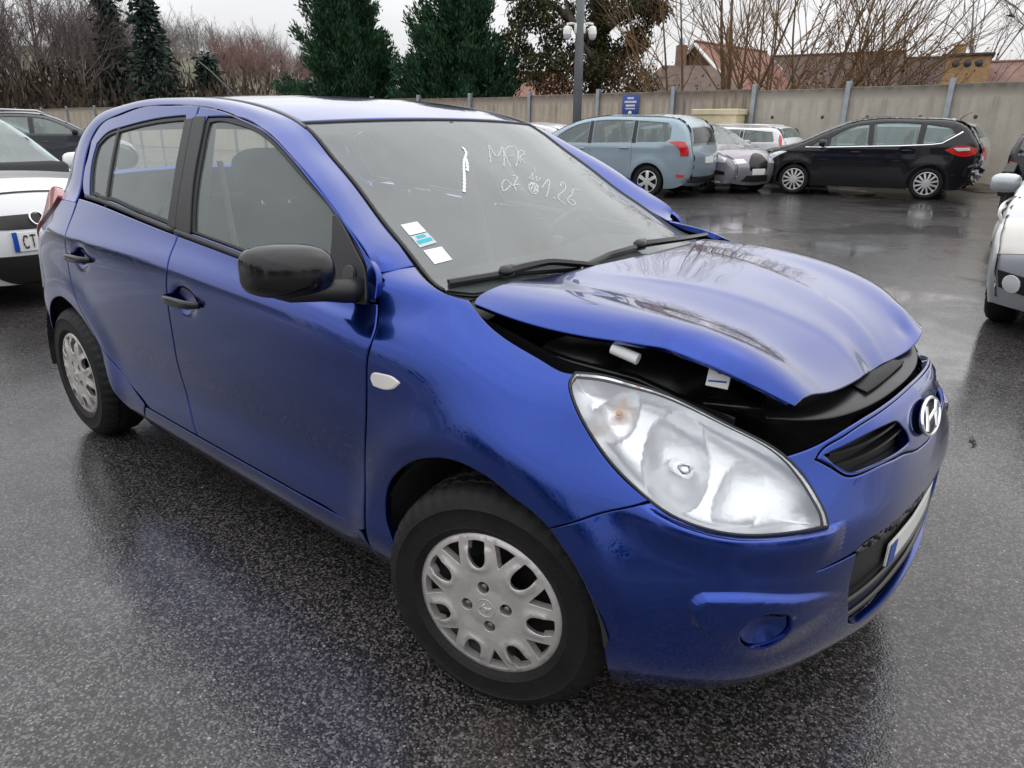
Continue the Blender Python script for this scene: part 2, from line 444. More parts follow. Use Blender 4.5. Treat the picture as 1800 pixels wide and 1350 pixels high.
def fastmesh(name, V, T, mat_, parent=None, smooth=False, idx=None):
    me = bpy.data.meshes.new(name); V = np.asarray(V, np.float32); T = np.asarray(T, np.int32); k = T.shape[1]
    me.vertices.add(len(V)); me.vertices.foreach_set('co', V.ravel()); me.loops.add(T.size); me.loops.foreach_set('vertex_index', T.ravel())
    me.polygons.add(len(T)); me.polygons.foreach_set('loop_start', np.arange(0, T.size, k, dtype=np.int32))
    for q in (mat_ if isinstance(mat_, (list, tuple)) else [mat_]): me.materials.append(q)
    if idx is not None: me.polygons.foreach_set('material_index', np.asarray(idx, np.int32))
    if smooth: me.polygons.foreach_set('use_smooth', np.ones(len(T), bool))
    me.update(calc_edges=True); me.validate(); return link(name, me, parent)

# ------------------------------------------------------------------ concrete wall
def wall_mat(name, col, streak, seed):
    m_ = bpy.data.materials.new(name); m_.use_nodes = True; nt = m_.node_tree; b = nt.nodes['Principled BSDF']; N = nt.nodes.new; L = nt.links.new
    tc = N('ShaderNodeTexCoord'); mp = N('ShaderNodeMapping'); mp.inputs['Scale'].default_value = (3.2, 1, .22); mp.inputs['Location'].default_value = (seed, 0, 0)
    n1 = N('ShaderNodeTexNoise'); n1.inputs['Scale'].default_value = 1.6; n1.inputs['Detail'].default_value = 7; n1.inputs['Roughness'].default_value = .7
    n2 = N('ShaderNodeTexNoise'); n2.inputs['Scale'].default_value = 2.2; n2.inputs['Detail'].default_value = 8; n2.inputs['Roughness'].default_value = .65
    sp = N('ShaderNodeSeparateXYZ'); L(tc.outputs['Object'], sp.inputs[0]); L(tc.outputs['Object'], mp.inputs[0]); L(mp.outputs[0], n1.inputs['Vector']); L(tc.outputs['Object'], n2.inputs['Vector'])
    hi = N('ShaderNodeMapRange'); hi.inputs[1].default_value = 1.1; hi.inputs[2].default_value = 2.4; hi.inputs[3].default_value = .15; hi.inputs[4].default_value = 1.0; L(sp.outputs[2], hi.inputs[0])
    s1 = N('ShaderNodeMapRange'); s1.inputs[1].default_value = .44; s1.inputs[2].default_value = .64; L(n1.outputs[0], s1.inputs[0])
    mu = N('ShaderNodeMath'); mu.operation = 'MULTIPLY'; L(hi.outputs[0], mu.inputs[0]); L(s1.outputs[0], mu.inputs[1])
    m2 = N('ShaderNodeMath'); m2.operation = 'MULTIPLY'; m2.inputs[1].default_value = streak; L(mu.outputs[0], m2.inputs[0])
    # moss and soot line along the coping
    cp = N('ShaderNodeMapRange'); cp.inputs[1].default_value = 2.02; cp.inputs[2].default_value = 2.30; L(sp.outputs[2], cp.inputs[0])
    ad = N('ShaderNodeMath'); ad.operation = 'MULTIPLY'; ad.use_clamp = True; L(cp.outputs[0], ad.inputs[0]); q_ = N('ShaderNodeMath'); q_.operation = 'MULTIPLY'; q_.inputs[1].default_value = 1.5; L(n2.outputs[0], q_.inputs[0]); L(q_.outputs[0], ad.inputs[1])
    mxm = N('ShaderNodeMath'); mxm.operation = 'MAXIMUM'; L(m2.outputs[0], mxm.inputs[0]); L(ad.outputs[0], mxm.inputs[1])
    v = N('ShaderNodeMixRGB'); v.inputs[1].default_value = (*[c*.66 for c in col], 1); v.inputs[2].default_value = (*[min(1, c*1.26) for c in col], 1); L(n2.outputs[0], v.inputs[0])
    mx = N('ShaderNodeMixRGB'); mx.inputs[2].default_value = (.075, .062, .05, 1); L(mxm.outputs[0], mx.inputs[0]); L(v.outputs[0], mx.inputs[1])
    L(mx.outputs[0], b.inputs['Base Color']); b.inputs['Roughness'].default_value = .8
    bp = N('ShaderNodeBump'); bp.inputs['Strength'].default_value = .4; bp.inputs['Distance'].default_value = .02; L(n2.outputs[0], bp.inputs['Height']); L(bp.outputs[0], b.inputs['Normal'])
    return m_
WM = [wall_mat('concrete_beige', (.46, .39, .31), .75, 3), wall_mat('concrete_smooth', (.43, .395, .33), .45, 9), wall_mat('concrete_sooty', (.36, .30, .25), 1.05, 5)]
M_GALV = mat('galvanised_steel', (.36, .39, .42), .45, .6, var=.15, vscale=6)
M_HOLE = mat('tie_hole', (.07, .055, .04), .9)
YW = 19.3
posts = [4.2, 1.6, -1.0, -3.50, -5.89, -8.44, -11.0, -13.8, -16.76, -19.7]
while posts[-1] > -48: posts.append(posts[-1]-2.95)
posts += [-50.9, -55.9, -61.1, -66.5, -72.6, -78.4, -84.5]
wall = empty('concrete_wall', (0, YW, 0)); tag(wall, 'stained beige concrete panel wall with galvanised steel posts behind the parked cars', 'wall')
rw = random.Random(5)
for i in range(len(posts)-1):
    a, c = posts[i], posts[i+1]; L_ = a-c; k = 1 if a > -8 else (2 if a < -8.4 and a > -8.5 else 0)
    h = 2.36+rw.uniform(-.025, .025)
    b = MB(); b.box((0, .075, h/2), (L_-.02, .15, h), bev=.012); o = b.build('panel', WM[k], wall, smooth=False); o.location = ((a+c)/2, rw.uniform(-.01, .01), 0)
    if k == 1:
        for hx in (-.26, .26):
            b = MB(); b.lathe([(.0001, -.004), (.045, -.004), (.05, .012)], 14, 'y', sign=1); q = b.build('tie_hole', M_HOLE, o); q.location = (hx*L_+rw.uniform(-.05, .05), 0, 1.62)
for a in posts:
    b = MB(); b.box((0, -.06, 1.25), (.12, .012, 2.5)); b.box((0, -.005, 1.25), (.014, .098, 2.5)); b.box((0, .05, 1.25), (.12, .012, 2.5)); o = b.build('post', M_GALV, wall, smooth=False); o.location = (a, -.05, 0); o.rotation_euler = (rw.uniform(-.01, .01), rw.uniform(-.012, .012), 0)
# grassy verge at the wall foot
b = MB(); xs = np.linspace(-6.5, 6, 60)
b.grid(lambda u, v: np.stack([u, YW-.02-v*(1.1+.35*np.sin(u*2.1)+.2*np.sin(u*5.3)), .01+.07*(1-v)*(1+.4*np.sin(u*7))], 1), xs, np.linspace(0, 1, 5), flip=True)
tag(b.build('verge', mat('muddy_verge', (.075, .062, .040), .8, bump=.8, bscale=14, var=.45, vscale=4)), kind='structure')

# sign on the wall
sx = at(1127, 190, 25.6); sg_ = empty('wall_sign', (sx[0], YW-.10, 0)); tag(sg_, 'small blue wall sign with white lettering and a white symbol', 'sign')
b = MB(); b.box((0, 0, 1.80), (.60, .02, 1.0), bev=.004); b.build('board', mat('sign_blue', (.012, .045, .24), .35), sg_)
b = MB(); M_SW = mat('sign_white', (.8, .8, .8), .5)
for n, wd, z in ((5, .24, 2.20), (10, .44, 2.09), (8, .34, 1.98), (9, .36, 1.89)):
    for i in range(n): b.box((-wd/2+wd*(i+.5)/n, -.013, z), (wd/n*.72, .006, .058 if z > 1.9 else .035))
lt_ = b.build('lettering', M_SW, sg_, smooth=False); lt_['kind'] = 'stuff'
b = MB(); b.lathe([(.0001, -.016), (.065, -.016), (.065, -.008)], 14, 'y', (0, 0, 1.76), sign=1); b.box((0, -.013, 1.66), (.10, .006, .16)); b.box((0, -.013, 1.52), (.40, .006, .16)); b.box((-.12, -.013, 1.61), (.07, .006, .05)); b.box((.12, -.013, 1.61), (.07, .006, .05)); b.build('symbol', M_SW, sg_, smooth=False)
# beige cabinet
cx_ = at(1244, 220, 22.6); cb = empty('utility_cabinet', (cx_[0], YW-.42, 0)); tag(cb, 'cream metal utility cabinet with overhanging lid against the concrete wall', 'cabinet')
M_CREAM = mat('cream_paint', (.58, .50, .33), .55, var=.12, vscale=3)
b = MB(); b.box((0, 0, .84), (1.32, .6, 1.68), bev=.01); b.build('body', M_CREAM, cb, smooth=False)
b = MB(); b.box((0, 0, 1.76), (1.42, .70, .16), bev=.02); b.build('lid', M_CREAM, cb, smooth=False)
for s_ in (-.33, .33):
    b = MB(); b.box((s_, -.303, .78), (.62, .012, 1.36), bev=.004); b.build('door', M_CREAM, cb, smooth=False)

# mast with two dome cameras
lp = at(1014, 215, 19.2); lm = empty('lamp_mast', (lp[0], lp[1], 0)); tag(lm, 'tall grey steel lamp mast rising behind the pale blue people carrier', 'lamp post')
b = MB(); b.tube([(0, 0, 0), (0, 0, 4), (0, 0, 8.5)], [.115, .10, .075], 16); b.build('pole', mat('mast_grey', (.20, .21, .22), .5, .4, var=.15, vscale=3), lm)
b = MB(); b.tube([(0, 0, 8.4), (.1, -.2, 8.6), (.3, -.9, 8.7)], [.05, .045, .04], 8); b.box((.36, -1.15, 8.7), (.22, .6, .1), bev=.03); b.build('lamp_head', M_GALV, lm)
b = MB(); b.lathe([(.16, 0), (.16, .02), (.12, .03)], 14, 'z'); b.build('base_plate', M_GALV, lm)
rt = np.array([math.sin(YAW), -math.cos(YAW)])
for s_, nm in ((-1, 'beside the conifers'), (1, 'beside the bare willows')):
    c = np.array([lp[0]+rt[0]*.30*s_, lp[1]+rt[1]*.30*s_])
    cmo = empty('dome_camera', (c[0], c[1], 3.45)); tag(cmo, 'white dome security camera on the grey mast, on the side '+nm, 'camera', 'dome cameras on the mast')
    b = MB(); b.lathe([(.0001, .16), (.05, .155), (.085, .12), (.10, .04), (.10, -.03)], 16, 'z', sign=-1); b.build('housing', mat('camera_white', (.78, .77, .72), .35), cmo)
    b = MB(); b.lathe([(.095, -.03), (.088, -.09), (.05, -.14), (.0001, -.155)], 16, 'z', sign=-1); b.build('dome', mat('camera_dome', (.55, .56, .58), .1), cmo)
    b = MB(); b.tube([(0, 0, .15), (0, 0, .20), (-rt[0]*.1*s_, -rt[1]*.1*s_, .21), (-rt[0]*.25*s_, -rt[1]*.25*s_, .19)], .028, 8); b.box((-rt[0]*.22*s_, -rt[1]*.22*s_, .10), (.09, .09, .22), bev=.01); b.build('bracket', mat('camera_white', (.78, .77, .72), .35), cmo)

# ------------------------------------------------------------------ houses beyond the wall
def roof_mat(name, col): return mat(name, col, .75, var=.35, vscale=1.6, bump=.5, bscale=5)
def house(loc, rz, L_, Wd, eave, ridge, wallc, roofc, label, chim=None, over=.35, hip=0.0, fascia=None):
    h = empty('house', loc, rz); tag(h, label, 'house', 'houses beyond the wall')
    b = MB(); b.box((0, 0, eave/2), (L_, Wd, eave))
    if not hip:
        for s_ in (-1, 1): b.add([(s_*L_/2, -Wd/2, eave), (s_*L_/2, Wd/2, eave), (s_*L_/2, 0, ridge-.05)], [(0, 1, 2)])
    b.build('wall', mat('render_'+label[:12], wallc, .85, var=.15, vscale=1.2), h, smooth=False)
    ro_ = None
    for s_ in (-1, 1):
        e = s_*(Wd/2+over); ez = eave-over*(ridge-eave)/(Wd/2); x0, x1 = -L_/2-over, L_/2+over; t = .12
        V = [(x0, e, ez), (x1, e, ez), (x1-hip, 0, ridge), (x0+hip, 0, ridge)]; V += [(x, y, z+t) for x, y, z in V]
        F = [(0, 1, 2, 3), (4, 5, 6, 7), (0, 1, 5, 4), (1, 2, 6, 5), (2, 3, 7, 6), (3, 0, 4, 7)]
        b = MB(); b.add(V, F); o = b.build('roof', roof_mat('roof_'+label[:12], roofc), h, smooth=False)
        if hip:
            for q in (-1, 1):
                b = MB(); xe = q*(L_/2+over); b.add([(xe, -Wd/2-over, ez+t), (xe, Wd/2+over, ez+t), (q*(L_/2+over-hip), 0, ridge+t)], [(0, 1, 2)])
                if s_ > 0: b.build('roof', roof_mat('roof_'+label[:12], roofc), h, smooth=False)
        if fascia and not hip:
            for q in (-1, 1):
                b = MB(); b.tube([(q*(L_/2+over+.02), e, ez), (q*(L_/2+over+.02), 0, ridge)], .11, 4); b.build('bargeboard', mat('white_board', (.75, .74, .72), .6), h, smooth=False)
    b = MB(); b.tube([(-L_/2-over, 0, ridge+.13), (L_/2+over, 0, ridge+.13)], .09, 6); b.build('ridge_tiles', roof_mat('roof_'+label[:12], roofc), h) if not hip else None
    if chim:
        b = MB(); b.box((chim, .3, ridge+.35), (.5, .5, 1.6), bev=.02); c = b.build('chimney', mat('chimney_brick', (.22, .13, .09), .85, var=.3, vscale=3), h, smooth=False)
        b = MB(); b.lathe([(.15, ridge+1.15), (.17, ridge+1.5), (.0001, ridge+1.52)], 10, 'z', (chim, .3, 0)); b.build('chimney_pot', M_GALV, c)
    for q in (-.28, .22):
        b = MB(); b.box((q*L_, -Wd/2-.01, eave*.62), (1.0, .06, 1.1)); b.build('window', mat('house_window', (.03, .035, .04), .15), h, smooth=False)
    return h
def yawto(c): return math.atan2(c[1]-CAM[1], c[0]-CAM[0])-math.pi/2
c = at(1205, 150, 44); house((c[0], c[1], 0), yawto(c)+.25, 5.2, 6.0, 2.6, 4.35, (.26, .20, .13), (.10, .068, .050), 'low house with brown hipped roof and a pot-topped chimney', chim=-.3, hip=1.6)
c = at(1282, 150, 50); house((c[0], c[1], 0), yawto(c)+1.05, 7.5, 6.4, 2.9, 5.75, (.20, .13, .08), (.20, .085, .06), 'house with red tiled roof and white bargeboards behind the willows', fascia=True, over=.5)
c = at(1450, 150, 54); house((c[0], c[1], 0), yawto(c)-.15, 8.0, 7.0, 3.0, 5.55, (.34, .27, .2), (.085, .055, .042), 'house with a long brown roof half hidden by the brown shrub')
c = at(1575, 150, 56); house((c[0], c[1], 0), yawto(c)+.06, 5.0, 6.0, 3.2, 5.35, (.34, .27, .2), (.065, .045, .04), 'house with plain dark brown roof beside the clear sky')
c = at(1790, 150, 48); house((c[0], c[1], 0), yawto(c)-.05, 6.0, 5.0, 3.0, 4.45, (.42, .25, .18), (.20, .115, .09), 'house with low pinkish tiled roof behind the fine bare tree')
c = at(935, 150, 47); house((c[0], c[1], 0), yawto(c)+.2, 3.2, 5, 2.8, 4.2, (.62, .27, .10), (.2, .1, .07), 'orange rendered house glimpsed between conifer and ivy-clad tree')
# brown brick turret with three portholes
c = at(1693, 150, 46); tw = empty('brick_turret', (c[0], c[1], 0), yawto(c)); tag(tw, 'square brown brick turret with three dark portholes and a flat cap', 'turret')
M_BRK = mat('brown_brick', (.36, .22, .11), .85, var=.25, vscale=5)
b = MB(); b.box((0, 0, 2.35), (1.95, 1.9, 4.7), bev=.01); b.build('wall', M_BRK, tw, smooth=False)
b = MB(); b.box((0, 0, 4.76), (2.2, 2.2, .12), bev=.02); b.build('cap', mat('slate_cap', (.05, .04, .035), .7), tw, smooth=False)
b = MB(); b.box((-.45, 0, 5.05), (.55, .5, .5), bev=.01); b.build('chimney', M_BRK, tw, smooth=False)
for q in (-.5, 0, .5):
    b = MB(); b.lathe([(.0001, -.99), (.15, -.99), (.18, -.94)], 14, 'y', (q, 0, 4.35), sign=1); b.build('porthole', mat('porthole_dark', (.03, .035, .045), .2), tw)
# timber pole
c = at(1270, 150, 38); b = MB(); b.tube([(0, 0, 0), (.05, 0, 3), (.1, 0, 5.6)], [.16, .15, .13], 10); o = b.build('timber_pole', mat('weathered_timber', (.20, .12, .07), .85, var=.3, vscale=4)); o.location = (c[0], c[1], 0); tag(o, 'thick brown timber pole standing among the willows', 'pole')

# ------------------------------------------------------------------ trees
def bark(name, col): return mat(name, col, .85, var=.35, vscale=6)
class Wood:
    """branching skeleton -> tubes"""
    def __init__(self, seed): self.r = random.Random(seed); self.V = []; self.F = []; self.tips = []
    def seg(self, P, rad, n):
        P = np.array(P); k = len(P); T = np.gradient(P, axis=0); T /= np.linalg.norm(T, axis=1)[:, None]+1e-9
        ref = np.array([.3, .2, .93]) if abs(T[0][2]) < .85 else np.array([1., .1, 0]); a = np.linspace(0, 2*np.pi, n, endpoint=False); b = len(self.V)
        for i in range(k):
            s = np.cross(T[i], ref); s /= np.linalg.norm(s)+1e-9; u = np.cross(s, T[i])
            self.V += list(P[i]+rad[i]*(np.cos(a)[:, None]*s+np.sin(a)[:, None]*u))
        self.F += [(b+i*n+j, b+i*n+(j+1) % n, b+(i+1)*n+(j+1) % n, b+(i+1)*n+j) for i in range(k-1) for j in range(n)]
    def grow(self, p, d, length, rad, lev, cfg):
        r = self.r; k = 5 if lev < 2 else (4 if lev < 3 else 3); P = [np.array(p, float)]; d = np.array(d, float); st = length/(k-1)
        for i in range(k-1):
            g = cfg['gnarl']*(1+.3*lev); d = d+np.array([r.gauss(0, g), r.gauss(0, g), r.gauss(0, g)+cfg['up']*(.3 if lev else .1)]); d /= np.linalg.norm(d); P.append(P[-1]+d*st)
        rr = np.linspace(rad, rad*(.55 if lev < cfg['lev'] else .3), k)
        self.seg(P, rr, 6 if lev == 0 else (4 if lev < 2 else 3))
        if lev >= cfg['lev']: self.tips.append((P[-1], d)); return
        nb = cfg['nb'][min(lev, len(cfg['nb'])-1)]
        for j in range(nb):
            t = 1.0 if j == 0 else r.uniform(cfg['lo'] if lev == 0 else .25, .97); i = min(int(t*(k-1)), k-2); q = P[i]+(P[i+1]-P[i])*(t*(k-1)-i)
            ang = r.uniform(*cfg['ang']) if j else r.uniform(0, .2); ax = np.array([r.gauss(0, 1) for _ in range(3)]); ax -= (ax@d)*d; ax /= np.linalg.norm(ax)+1e-9
            self.grow(q, d*math.cos(ang)+ax*math.sin(ang), length*r.uniform(*cfg['len'])*(1 if j else 1.05), rad*(.72 if j == 0 else r.uniform(.38, .6)), lev+1, cfg)
    def object(self, name, mat_, parent): return fastmesh(name, self.V, self.F, mat_, parent, smooth=True)

def leaf_cloud(name, C, D, size, mat_, parent, seed, asp=.45, up=.3, nper=1):
    """small leaf or spray faces at points C pointing along D"""
    g = np.random.RandomState(seed); C = np.repeat(np.asarray(C, float), nper, 0); D = np.repeat(np.asarray(D, float), nper, 0); n = len(C)
    D = D+g.normal(0, .45, (n, 3))+np.array([0, 0, up]); D /= np.linalg.norm(D, axis=1)[:, None]; s = np.cross(D, g.normal(0, 1, (n, 3))); s /= np.linalg.norm(s, axis=1)[:, None]+1e-9
    L_ = size*g.uniform(.55, 1.3, n)[:, None]; C = C+g.normal(0, size*.5, (n, 3))
    V = np.stack([C, C+D*L_*.5+s*L_*asp*.5, C+D*L_, C+D*L_*.5-s*L_*asp*.5], 1).reshape(-1, 3)
    T = np.arange(4*n).reshape(n, 4)
    return fastmesh(name, V, T, mat_, parent)

# two dense conifers
def leafmat(name, col, var=.45, vscale=2.5): return mat(name, col, .7, var=var, vscale=vscale, spec=.25)
M_CON = leafmat('conifer_green', (.024, .068, .031), .6, 1.6)
def conifer(px, d, H, rad, seed, label):
    c = at(px, 150, d); o = empty('conifer_tree', (c[0], c[1], 0)); tag(o, label, 'tree', 'dense green conifers behind the wall'); g = np.random.RandomState(seed)
    b = MB(); b.tube([(0, 0, 0), (.05, 0, H*.5), (0, 0, H*.96)], [.16, .07, .02], 8); b.build('trunk', bark('conifer_bark', (.07, .045, .03)), o)
    C = []; D = []
    for i in range(240):                      # rising plumes, each a feathered limb
        t0 = .02+.93*g.uniform()**1.05; a = g.uniform(0, 2*math.pi); z0 = H*t0; Lr = rad*(1-t0)**.80*(1+.22*math.sin(3*a+seed)+.12*math.sin(7*a))*g.uniform(.75, 1.12)+.15
        out_ = np.array([math.cos(a), math.sin(a), 0]); k = int(34+46*Lr)
        tt = g.uniform(.12, 1.0, k)**.75; rise = .28+.55*tt
        P = out_*(Lr*tt)[:, None]+np.stack([np.zeros(k), np.zeros(k), z0-.35+Lr*rise*tt], 1)+g.normal(0, 1, (k, 3))*(.30*(1.12-tt))[:, None]*np.array([1, 1, .8])
        C += list(P); D += [out_*.7+np.array([0, 0, .8])]*k
    leaf_cloud('crown', C, D, .24, M_CON, o, seed, asp=.28, up=.35, nper=4); return o
conifer(618, 39, 9.8, 2.75, 3, 'broad dark green conifer beside the leafless wood')
conifer(815, 35, 9.4, 2.6, 8, 'broad dark green conifer beside the ivy-clad tree')

# ivy-clad tree behind the mast
c = at(1046, 150, 33); ivy = empty('ivy_tree', (c[0], c[1], 0)); tag(ivy, 'old tree hung with ivy clumps and drooping brown foliage behind the mast', 'tree')
wd = Wood(4); W3 = lambda px, py, dd=0: at(px, py, 33+dd)-np.array([c[0], c[1], 0])
limbs = [([(1046, 240), (1046, 140), (1050, 60), (1052, -60), (1045, -180)], [.30, .28, .26, .22, .15]), ([(1047, 90), (1010, 40), (975, 10), (935, -5), (890, 0)], [.16, .15, .13, .10, .06]),
         ([(1048, 70), (1085, 35), (1120, 10), (1160, -15)], [.16, .14, .11, .06]), ([(1050, 40), (1075, 5), (1100, -40)], [.12, .1, .07]), ([(1046, 110), (1020, 70), (1000, 30), (990, -20)], [.1, .09, .08, .05]), ([(1046, 150), (1000, 120), (960, 100), (925, 95)], [.08, .06, .05, .03]), ([(1046, 140), (1090, 110), (1110, 80), (1125, 60)], [.07, .06, .05, .03])]
cl_ = []
for Q, rr in limbs:
    P = np.array([W3(x, y, (hash((x, y)) % 7-3)*.25) for x, y in Q]); t = np.linspace(0, 1, len(P)); tt = np.linspace(0, 1, 12); P = np.stack([np.interp(tt, t, P[:, k]) for k in range(3)], 1)
    wd.seg(P, np.interp(tt, t, rr), 7)
    for _ in range(10):
        i = wd.r.randrange(2, 11); wd.grow(P[i], [wd.r.gauss(0, 1), wd.r.gauss(0, 1), wd.r.gauss(.2, .6)], wd.r.uniform(.5, 1.3), .03, 1, dict(gnarl=.22, up=-.1, lev=3, nb=[3, 3, 2], lo=.3, ang=(.4, 1.0), len=(.55, .8)))
wd.object('trunk', bark('ivy_bark', (.055, .042, .028)), ivy)
g = np.random.RandomState(11)
def clumps(lst, size, n, name, col, asp=.6, up=-.5, sz=.15):
    C = []
    for (px, py, r_) in lst:
        q = W3(px, py, g.uniform(-.8, .8)); k = int(n*2.3*r_*r_/400)
        p_ = g.normal(0, 1, (k, 3)); p_ /= np.linalg.norm(p_, axis=1)[:, None]; p_ *= (g.uniform(.2, 1, k)**.45)[:, None]*np.array([1, 1, 1.15])*r_*33/1275*g.uniform(.6, 1.15, (k, 1)); C.append(q+p_)
    C = np.vstack(C); leaf_cloud(name, C, np.zeros_like(C)+[0, 0, -.3], sz, leafmat('leaf_'+name+str(len(lst)), col, .55, 3), ivy, 5, asp, up)
clumps([(1050, y, 22) for y in (-20, 10, 45, 80, 115)]+[(920, 30, 26), (905, 60, 18), (935, 10, 24), (965, 20, 22), (1000, 20, 16), (955, 45, 14), (970, 75, 22), (925, 90, 14), (945, 120, 26), (985, 110, 22), (1070, 25, 18), (1100, 10, 24), (1130, 0, 28), (1160, 15, 20), (1085, 95, 18), (1110, 75, 24), (1125, 60, 20), (1060, 75, 16), (985, 55, 14), (1010, 90, 16)], .3, 210, 'ivy', (.040, .042, .014))
clumps([(1000, 140, 30), (1050, 140, 34), (1095, 140, 34), (1130, 145, 28), (960, 145, 24), (1080, 115, 22), (1140, 12, 20), (1155, 20, 18), (1120, 70, 18), (1030, 110, 24)], .3, 190, 'dead_leaves', (.085, .052, .024), .5, -.7)

# pollarded willows: bundles of straight shoots
M_WIL = bark('willow_bark', (.115, .072, .036)); M_WIL2 = bark('willow_shoots', (.19, .115, .055))
def willow(px, d, H, lean, seed, label, n0=5, thick=.10, fan=.35):
    c = at(px, 150, d); o = empty('bare_willow', (c[0], c[1], 0)); tag(o, label, 'tree', 'bare willows behind the wall'); w1 = Wood(seed); w2 = Wood(seed+1); r = w1.r
    rtv = np.array([rt[0], rt[1], 0]); fw_ = np.array([-rt[1], rt[0], 0])
    for i in range(n0):
        a = lean+fan*((i+.5)/n0*2-1)+r.gauss(0, .07); dv = rtv*math.sin(a)+fw_*r.gauss(0, .18)+np.array([0, 0, math.cos(a)]); L_ = H*r.uniform(.75, 1.0)
        P = [np.array([0, 0, 0])+rtv*r.gauss(0, .12)]; d_ = dv/np.linalg.norm(dv)
        for k in range(9): d_ = d_+np.array([r.gauss(0, .035), r.gauss(0, .035), .02]); d_ /= np.linalg.norm(d_); P.append(P[-1]+d_*L_/9)
        P = np.array(P); w1.seg(P, np.linspace(thick*r.uniform(.45, .85), .014, 10), 6)
        for k in range(9):
            t = r.uniform(.28, .98); i_ = min(int(t*9), 8); q = P[i_]+(P[i_+1]-P[i_])*(t*9-i_); s_ = r.choice((-1, 1)); a2 = r.uniform(.3, .75)*s_
            d2 = d_*math.cos(a2)+rtv*math.sin(a2)+fw_*r.gauss(0, .3); d2 /= np.linalg.norm(d2)
            w2.grow(q, d2, L_*r.uniform(.18, .34)*(1.1-.5*t), .026*(1.15-t)+.006, 1, dict(gnarl=.05, up=.10, lev=3, nb=[4, 4, 3], lo=.2, ang=(.25, .6), len=(.5, .8)))
    w1.object('trunk', M_WIL, o); w2.object('crown', M_WIL2, o)
for a in ((1215, 27, 6.8, -.30, 21, 'slim bare willow leaning over the low house with hipped roof', 3, .085, .25), (1292, 26.5, 7.8, .05, 31, 'bare willow with thick upright dark stem behind the utility cabinet', 4, .13, .28), (1345, 26, 7.2, .12, 41, 'bare willow with many shoots right behind a steel post', 6, .08, .42), (1405, 26, 7.6, .38, 51, 'bare willow leaning towards the brown shrub with golden stems', 6, .085, .38), (1450, 27, 7.0, .62, 61, 'bare willow leaning low across the brown shrub', 5, .08, .30)): willow(*a)

# shrubs and bare trees
def shrub(px, py, d, Wd, H, seed, label, col, leafc=None, name='bare_shrub'):
    c = at(px, py, d); o = empty(name, (c[0], c[1], 0)); tag(o, label, 'shrub', 'leafless shrubs behind the wall'); w1 = Wood(seed); r = w1.r
    for i in range(13):
        a = r.uniform(-1, 1); w1.grow(np.array([rt[0], rt[1], 0])*a*Wd*.42, [rt[0]*a*.5+r.gauss(0, .25), rt[1]*a*.5+r.gauss(0, .25), 1], H*r.uniform(.45, .8), .03, 1, dict(gnarl=.12, up=.05, lev=4, nb=[4, 4, 3, 3], lo=.15, ang=(.3, .8), len=(.45, .75)))
    w1.object('stems', bark('shrub_'+label[:8], col), o)
    if leafc:
        C = np.array([t[0] for t in w1.tips]); D = np.array([t[1] for t in w1.tips]); leaf_cloud('leaves', C, D, .09, leafmat('shrubleaf_'+label[:8], leafc, .5, 3), o, seed, .6, 0, 2)
shrub(1560, 150, 28, 3.6, 3.3, 71, 'rusty brown leaf-holding shrub above the smooth wall panels', (.12, .07, .04), (.17, .075, .035))
shrub(1470, 150, 27, 2.6, 2.2, 72, 'tangled golden brown shrub at the foot of the leaning willows', (.16, .10, .05))
shrub(1395, 150, 27, 2.2, 2.0, 73, 'tangled grey brown shrub below the many-shooted willow', (.13, .085, .05))
shrub(1165, 150, 29, 2.8, 2.2, 74, 'grey brown bramble thicket above the blue sign', (.085, .065, .05), (.07, .05, .035))
shrub(1640, 150, 30, 1.6, 1.9, 75, 'low rusty shrub beside the brick turret', (.13, .07, .04), (.15, .07, .04))
def bare(px, d, H, seed, label, col, lev=5, name='bare_tree', grp='fine bare trees', nb=(4, 4, 3, 3, 3), r0=.10):
    c = at(px, 150, d); o = empty(name, (c[0], c[1], 0)); tag(o, label, 'tree', grp); w1 = Wood(seed)
    w1.grow((0, 0, 0), (0, 0, 1), H*.42, r0, 0, dict(gnarl=.07, up=.12, lev=lev, nb=list(nb), lo=.45, ang=(.3, .75), len=(.55, .8)))
    w1.object('crown', bark('bare_'+label[:8], col), o)
bare(1735, 48, 9.8, 81, 'fine grey bare tree beside the brick turret', (.13, .11, .10))
bare(1790, 50, 10.5, 85, 'fine grey bare tree above the pinkish roof', (.13, .11, .10))
# bird over the far tree
c = at(1776, 28, 40); b = MB(); b.tube([(-.16, 0, -.01), (-.09, 0, 0), (0, 0, .01), (.10, 0, .0), (.15, 0, -.01), (.19, 0, -.02)], [.012, .035, .05, .04, .028, .006], 8)
for s_ in (-1, 1): b.add([(.08, s_*.03, .02), (-.05, s_*.03, .02), (-.06, s_*.22, .12), (.06, s_*.20, .11), (-.06, s_*.36, .06)], [(0, 1, 2, 3), (3, 2, 4)])
b.add([(-.15, .02, 0), (-.15, -.02, 0), (-.27, -.06, 0), (-.27, .06, 0)], [(0, 1, 2, 3)])
o = b.build('bird', mat('bird_black', (.015, .015, .017), .6)); o.location = tuple(c); o.rotation_euler = (.3, .2, .5); tag(o, 'small dark bird flying in front of the fine bare tree', 'bird')

